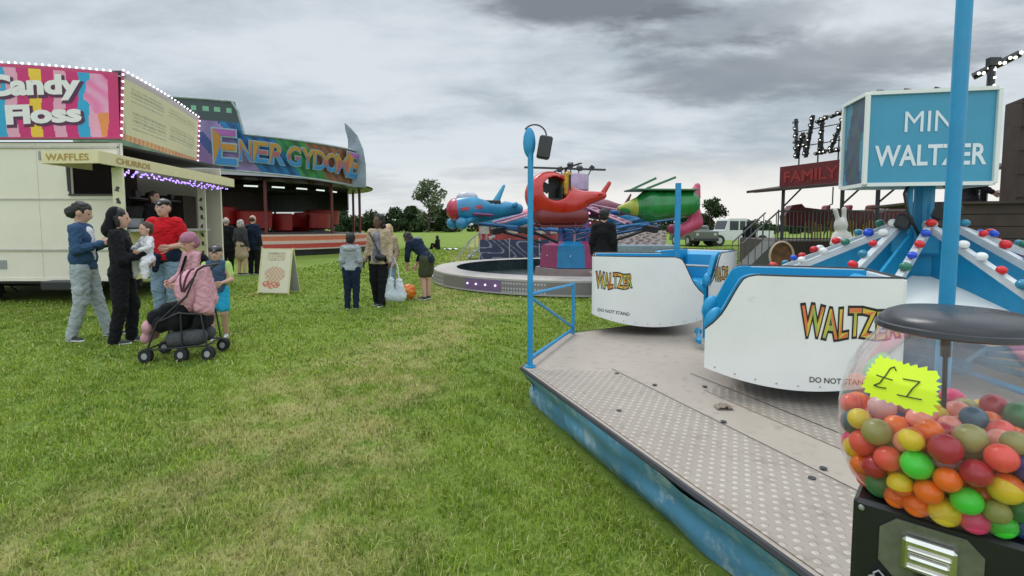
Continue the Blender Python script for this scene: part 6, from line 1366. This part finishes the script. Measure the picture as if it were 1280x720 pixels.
df = n.new('ShaderNodeBsdfTranslucent'); df.inputs[0].default_value = (.85, .87, .9, 1); fr_ = n.new('ShaderNodeFresnel'); fr_.inputs[0].default_value = 1.33  # cloudy plastic, with the sky's reflection also put into its whitish haze
nz = n.new('ShaderNodeTexNoise'); nz.inputs['Scale'].default_value = 9; nz.inputs['Detail'].default_value = 8; tcx = n.new('ShaderNodeTexCoord'); l.new(tcx.outputs['Object'], nz.inputs[0]); mr_ = n.new('ShaderNodeMapRange'); mr_.inputs[1].default_value = .35; mr_.inputs[2].default_value = .8; mr_.inputs[3].default_value = .07; mr_.inputs[4].default_value = .24; l.new(nz.outputs[0], mr_.inputs[0])
m1 = n.new('ShaderNodeMixShader'); l.new(mr_.outputs[0], m1.inputs[0]); l.new(tr_.outputs[0], m1.inputs[1]); l.new(df.outputs[0], m1.inputs[2])
m2 = n.new('ShaderNodeMixShader'); fm_ = n.new('ShaderNodeMath'); fm_.operation = 'MINIMUM'; fm_.inputs[1].default_value = .42; l.new(fr_.outputs[0], fm_.inputs[0]); l.new(fm_.outputs[0], m2.inputs[0]); l.new(m1.outputs[0], m2.inputs[1]); l.new(gl_.outputs[0], m2.inputs[2]); l.new(m2.outputs[0], o_.inputs[0])
b = MB(); b.lathe([(r, ZG0 + z) for r, z in prof], 64); b.build('globe', gg, VM, smooth='all')
b = MB(); b.lathe([(.06, 1.233), (.098, 1.230), (.117, 1.222), (.130, 1.210), (.132, 1.20), (.126, 1.192), (.112, 1.19), (0, 1.19)], 48); b.lathe([(0, 1.235), (.06, 1.233)], 48); b.lathe([(.130, 1.188), (.138, 1.192), (.136, 1.201), (.130, 1.204)], 48); b.build('lid', mat('lid_black', (.03, .03, .035), .28, var=.2, bump=.05, bscale=30), VM, smooth=True)
b = MB(); b.tube([(-.01, .02, .86), (-.015, .015, 1.13)], .0045, 8); b.tube([(-.015, .015, 1.13), (-.017, .013, 1.19)], .009, 8); b.build('centre_rod', M['black'], VM, smooth=True)
b = MB(); b.box((0, 0, .733), (.29, .27, .215), bev=.008); b.box((0, 0, .585), (.30, .28, .09), bev=.008); b.build('housing', M['black'], VM)
b = MB(); b.tube([(0, 0, .02), (0, 0, .55)], .03, 14); b.lathe([(0, 0), (.2, 0), (.2, .012), (.05, .04), (0, .04)], 24); b.build('stand', M['black'], VM, smooth=True)
# octagonal coin plate with mechanism (front is local -y)
yf = -.136; b = MB(); w8, h8, c8_ = .078, .060, .026
b.prism([(-w8 + c8_, -h8), (w8 - c8_, -h8), (w8, -h8 + c8_), (w8, h8 - c8_), (w8 - c8_, h8), (-w8 + c8_, h8), (-w8, h8 - c8_), (-w8, -h8 + c8_)], (-.02, yf, .765), (1, 0, 0), (0, 0, 1), .004); b.build('coin_plate', mat('dull_zinc', (.24, .24, .23), .38, .8, var=.25, scale=30), VM)
b = MB(); b.box((-.02, yf - .012, .768), (.082, .018, .066), bev=.006); b.box((-.02, yf - .024, .782), (.066, .010, .006), rz=0, bev=.002); b.box((-.02, yf - .026, .768), (.062, .014, .010), bev=.004); b.box((-.02, yf - .024, .748), (.066, .010, .006), bev=.002); b.build('coin_slot', M['chrome'], VM)
b = MB(); b.lathe([(0, 0), (.022, 0), (.024, .01), (.018, .026), (0, .028)], 20); b.box((0, 0, .034), (.052, .012, .014), bev=.003); b.v = [(x - .02, -z + yf - .02, y + .715) for x, y, z in b.v]; b.build('turn_handle', M['chrome'], VM, smooth=True)
b = MB(); b.tube([(-.103, yf - .012, .690), (-.103, yf - .014, .705), (-.095, yf - .014, .713), (-.087, yf - .014, .705), (-.087, yf - .012, .690)], .002, 6); b.box((-.095, yf - .016, .685), (.034, .014, .028), bev=.004); b.build('padlock', M['steel'], VM)
for x in (-.13, .13): b = MB(); b.lathe([(0, 0), (.006, 0), (.005, .003), (0, .004)], 8); b.v = [(xx + x, -z + yf, y + .825) for xx, y, z in b.v]; b.build('screw', M['steel'], VM)
b = MB(); b.box((0, yf - .001, .635), (.29, .004, .004)); b.build('trim_strip', M['dark'], VM)
# one pound star on the globe
def gpt(ang, z, e=0.0015):
    zz_ = z - ZG0; r = np.interp(zz_, [p[1] for p in prof], [p[0] for p in prof]) + e; return (r * math.sin(ang), -r * math.cos(ang), z)
aS, zS, wa, hz = R(-27), 1.100, .39, .041
tilt = -.04
def starp(x, y): ca, sa = math.cos(tilt), math.sin(tilt); return gpt(aS + (x * ca - y * sa * .2) * wa, zS + (y + x * sa * 1.6) * hz)
nst = 30; rimp = []
random.seed(3)
for i in range(nst * 2):
    a = 2 * PI * i / (nst * 2); k = (1.08 if i % 2 == 0 else .96) * random.uniform(.96, 1.05); cx_, sx_ = math.cos(a), math.sin(a); s_ = 1 / max(abs(cx_) ** 9 + abs(sx_) ** 9, 1e-6) ** (1 / 9); rimp.append((cx_ * s_ * .9 * k, sx_ * s_ * .9 * k))
b = MB(); K = 8; vs = [starp(0, 0)]; fs = []
for r_ in range(1, K + 1):
    for x, y in rimp: vs.append(starp(x * r_ / K, y * r_ / K))
m_ = len(rimp)
for i in range(m_): fs.append((0, 1 + i, 1 + (i + 1) % m_))
for r_ in range(K - 1):
    for i in range(m_): a = 1 + r_ * m_; fs.append((a + i, a + m_ + i, a + m_ + (i + 1) % m_, a + (i + 1) % m_))
b.add(vs, fs); b.build('price_star', mat('neon_card', (.62, .80, .015), .5, var=.04), VM, smooth='all')
def pen(pts, nm='handwriting'):
    b = MB(); fine = []
    for i in range(len(pts) - 1):
        for k in range(6): t = k / 6; fine.append((pts[i][0] * (1 - t) + pts[i + 1][0] * t, pts[i][1] * (1 - t) + pts[i + 1][1] * t))
    fine.append(pts[-1]); b.tube([gpt(aS + (x * math.cos(tilt)) * wa, zS + (y + x * math.sin(tilt) * 1.6) * hz, .0028) for x, y in fine], .0011, 5); b.build(nm, mat('ink', (.03, .05, .02), .6), VM)
pen([(-.12, .52), (-.20, .66), (-.30, .55), (-.34, .2), (-.42, -.2), (-.58, -.42), (-.40, -.40), (-.22, -.34)]); pen([(-.60, .08), (-.12, .10)])
pen([(.12, .28), (.52, .34), (.40, .0), (.30, -.42)]); pen([(.08, -.46), (.62, -.38)])
# balls: settle them inside the globe
def settle(nb=262, it=900):
    rg = np.random.default_rng(5); r = rg.uniform(.0195, .0245, nb); r[rg.random(nb) < .15] = .027
    p = np.stack([rg.uniform(-.10, .10, nb), rg.uniform(-.10, .10, nb), rg.uniform(.03, .5, nb)], 1); zs = np.array([q[1] for q in prof]); rs = np.array([q[0] for q in prof])
    for s in range(it):
        p[:, 2] -= .0022 * (1 - s / it) + .0003
        for _ in range(2):
            d = p[:, None] - p[None]; L2 = np.sqrt((d ** 2).sum(-1)) + 1e-9; ov = (r[:, None] + r[None]) - L2; np.fill_diagonal(ov, 0); ov = np.maximum(ov, 0)
            p += (d / L2[..., None] * ov[..., None] * .28).sum(1)
            rad = np.hypot(p[:, 0], p[:, 1]) + 1e-9; lim = np.interp(p[:, 2], zs, rs) - r - .002; k = np.where(rad > lim, np.maximum(lim, .0) / rad, 1); p[:, 0] *= k; p[:, 1] *= k
            p[:, 2] = np.maximum(p[:, 2], r + .004)
    return p, r
bp_, br_ = settle(); print('balls top', bp_[:, 2].max())
def ball_mat(name, c1, c2=None, rough=.3, scale=1, kind='plain', bright=1):
    m = bpy.data.materials.new(name); m.use_nodes = True; n = m.node_tree.nodes; l = m.node_tree.links; b = n['Principled BSDF']; b.inputs['Roughness'].default_value = rough
    b.inputs['Subsurface Weight'].default_value = .0; b.inputs['Coat Weight'].default_value = .3
    if c2:
        t = n.new('ShaderNodeTexCoord'); r = n.new('ShaderNodeValToRGB')
        if kind == 'swirl': x = n.new('ShaderNodeTexWave'); x.inputs['Scale'].default_value = 22; x.inputs['Distortion'].default_value = 6; x.inputs['Detail'].default_value = 2
        elif kind == 'half': x = n.new('ShaderNodeTexGradient'); 
        else: x = n.new('ShaderNodeTexNoise'); x.inputs['Scale'].default_value = 40
        mp = n.new('ShaderNodeMapping'); l.new(t.outputs['Object'], mp.inputs[0]); l.new(mp.outputs[0], x.inputs[0])
        if kind == 'half': mp.inputs['Scale'].default_value = (20, 20, 20); mp.inputs['Location'].default_value = (.5, 0, 0)
        l.new(x.outputs['Fac' if 'Fac' in x.outputs else 'Color'], r.inputs[0]); r.color_ramp.elements[0].color = (*c1, 1); r.color_ramp.elements[1].color = (*c2, 1); r.color_ramp.elements[0].position = .42; r.color_ramp.elements[1].position = .58
        l.new(r.outputs[0], b.inputs[0])
    else: b.inputs[0].default_value = (*c1, 1)
    return m
KB = [('neon orange', ball_mat('ball_orange', (1.0, .17, .01)), 8), ('coral red', ball_mat('ball_coral', (.92, .09, .06)), 5), ('salmon pink', ball_mat('ball_salmon', (.92, .30, .22)), 3), ('bright green', ball_mat('ball_green', (.06, .72, .05)), 3), ('dark green', ball_mat('ball_dkgreen', (.01, .17, .06)), 1),
      ('hot pink', ball_mat('ball_pink', (.88, .05, .20)), 3), ('black', ball_mat('ball_black', (.015, .015, .018)), .6), ('white and red swirled', ball_mat('ball_swirl', (.75, .7, .68), (.65, .08, .1), kind='swirl'), 2), ('yellow and orange', ball_mat('ball_twotone', (.85, .60, .02), (.82, .14, .02), kind='half'), 4),
      ('petrol blue', ball_mat('ball_petrol', (.01, .10, .16)), 1), ('green striped', ball_mat('ball_melon', (.015, .09, .03), (.05, .33, .08), kind='swirl'), 1), ('mottled blue', ball_mat('ball_blue', (.02, .09, .42), (.02, .02, .10), kind='noise'), 1), ('lilac', ball_mat('ball_lilac', (.48, .36, .60)), 1),
      ('cloudy olive', ball_mat('ball_olive', (.26, .28, .05), (.40, .33, .12), kind='noise'), 2), ('pearl white', ball_mat('ball_white', (.72, .70, .72), (.55, .5, .52), kind='noise'), 1), ('crimson', ball_mat('ball_crimson', (.45, .012, .03)), 2)]
q = MB(); q.ball((0, 0, 0), 1.0, 22); tmp = q.build('bouncy_ball', KB[0][1], smooth='all'); meshes = []
for nm, m_, k in KB: me = tmp.data.copy(); me.materials.clear(); me.materials.append(m_); meshes.append(me)
bpy.data.objects.remove(tmp); wts = np.array([k for *_, k in KB], float); wts /= wts.sum(); rgb_ = np.random.default_rng(21); Rm = Matrix.Rotation(VM.rotation_euler.z, 3, 'Z')
for i in range(len(bp_)):
    # the heap's hidden core is left out
    k = int(rgb_.choice(len(KB), p=wts)); rad = math.hypot(bp_[i, 0], bp_[i, 1])
    if rad < .085 and bp_[i, 2] < .10: continue
    o = bpy.data.objects.new('bouncy_ball', meshes[k]); C.objects.link(o); p = Rm @ Vector((bp_[i, 0], bp_[i, 1], 0)); o.location = (mc.x + p.x, mc.y + p.y, ZG0 + bp_[i, 2]); o.scale = [float(br_[i])] * 3
    o.rotation_euler = (random.uniform(0, 6), random.uniform(0, 6), random.uniform(0, 6))
    tag(o, f'{KB[k][0]} bouncy ball in the heap inside the clear globe', 'bouncy ball', 'bouncy balls heaped in the clear globe')
# put the two big rides' empties at their own bases
for root, base in ((ride, Vector((CX, CY, 0))), (CR, Vector((pf1.x, pf1.y, 0)))):
    root.location = base
    for c in root.children: c.location = c.location - base
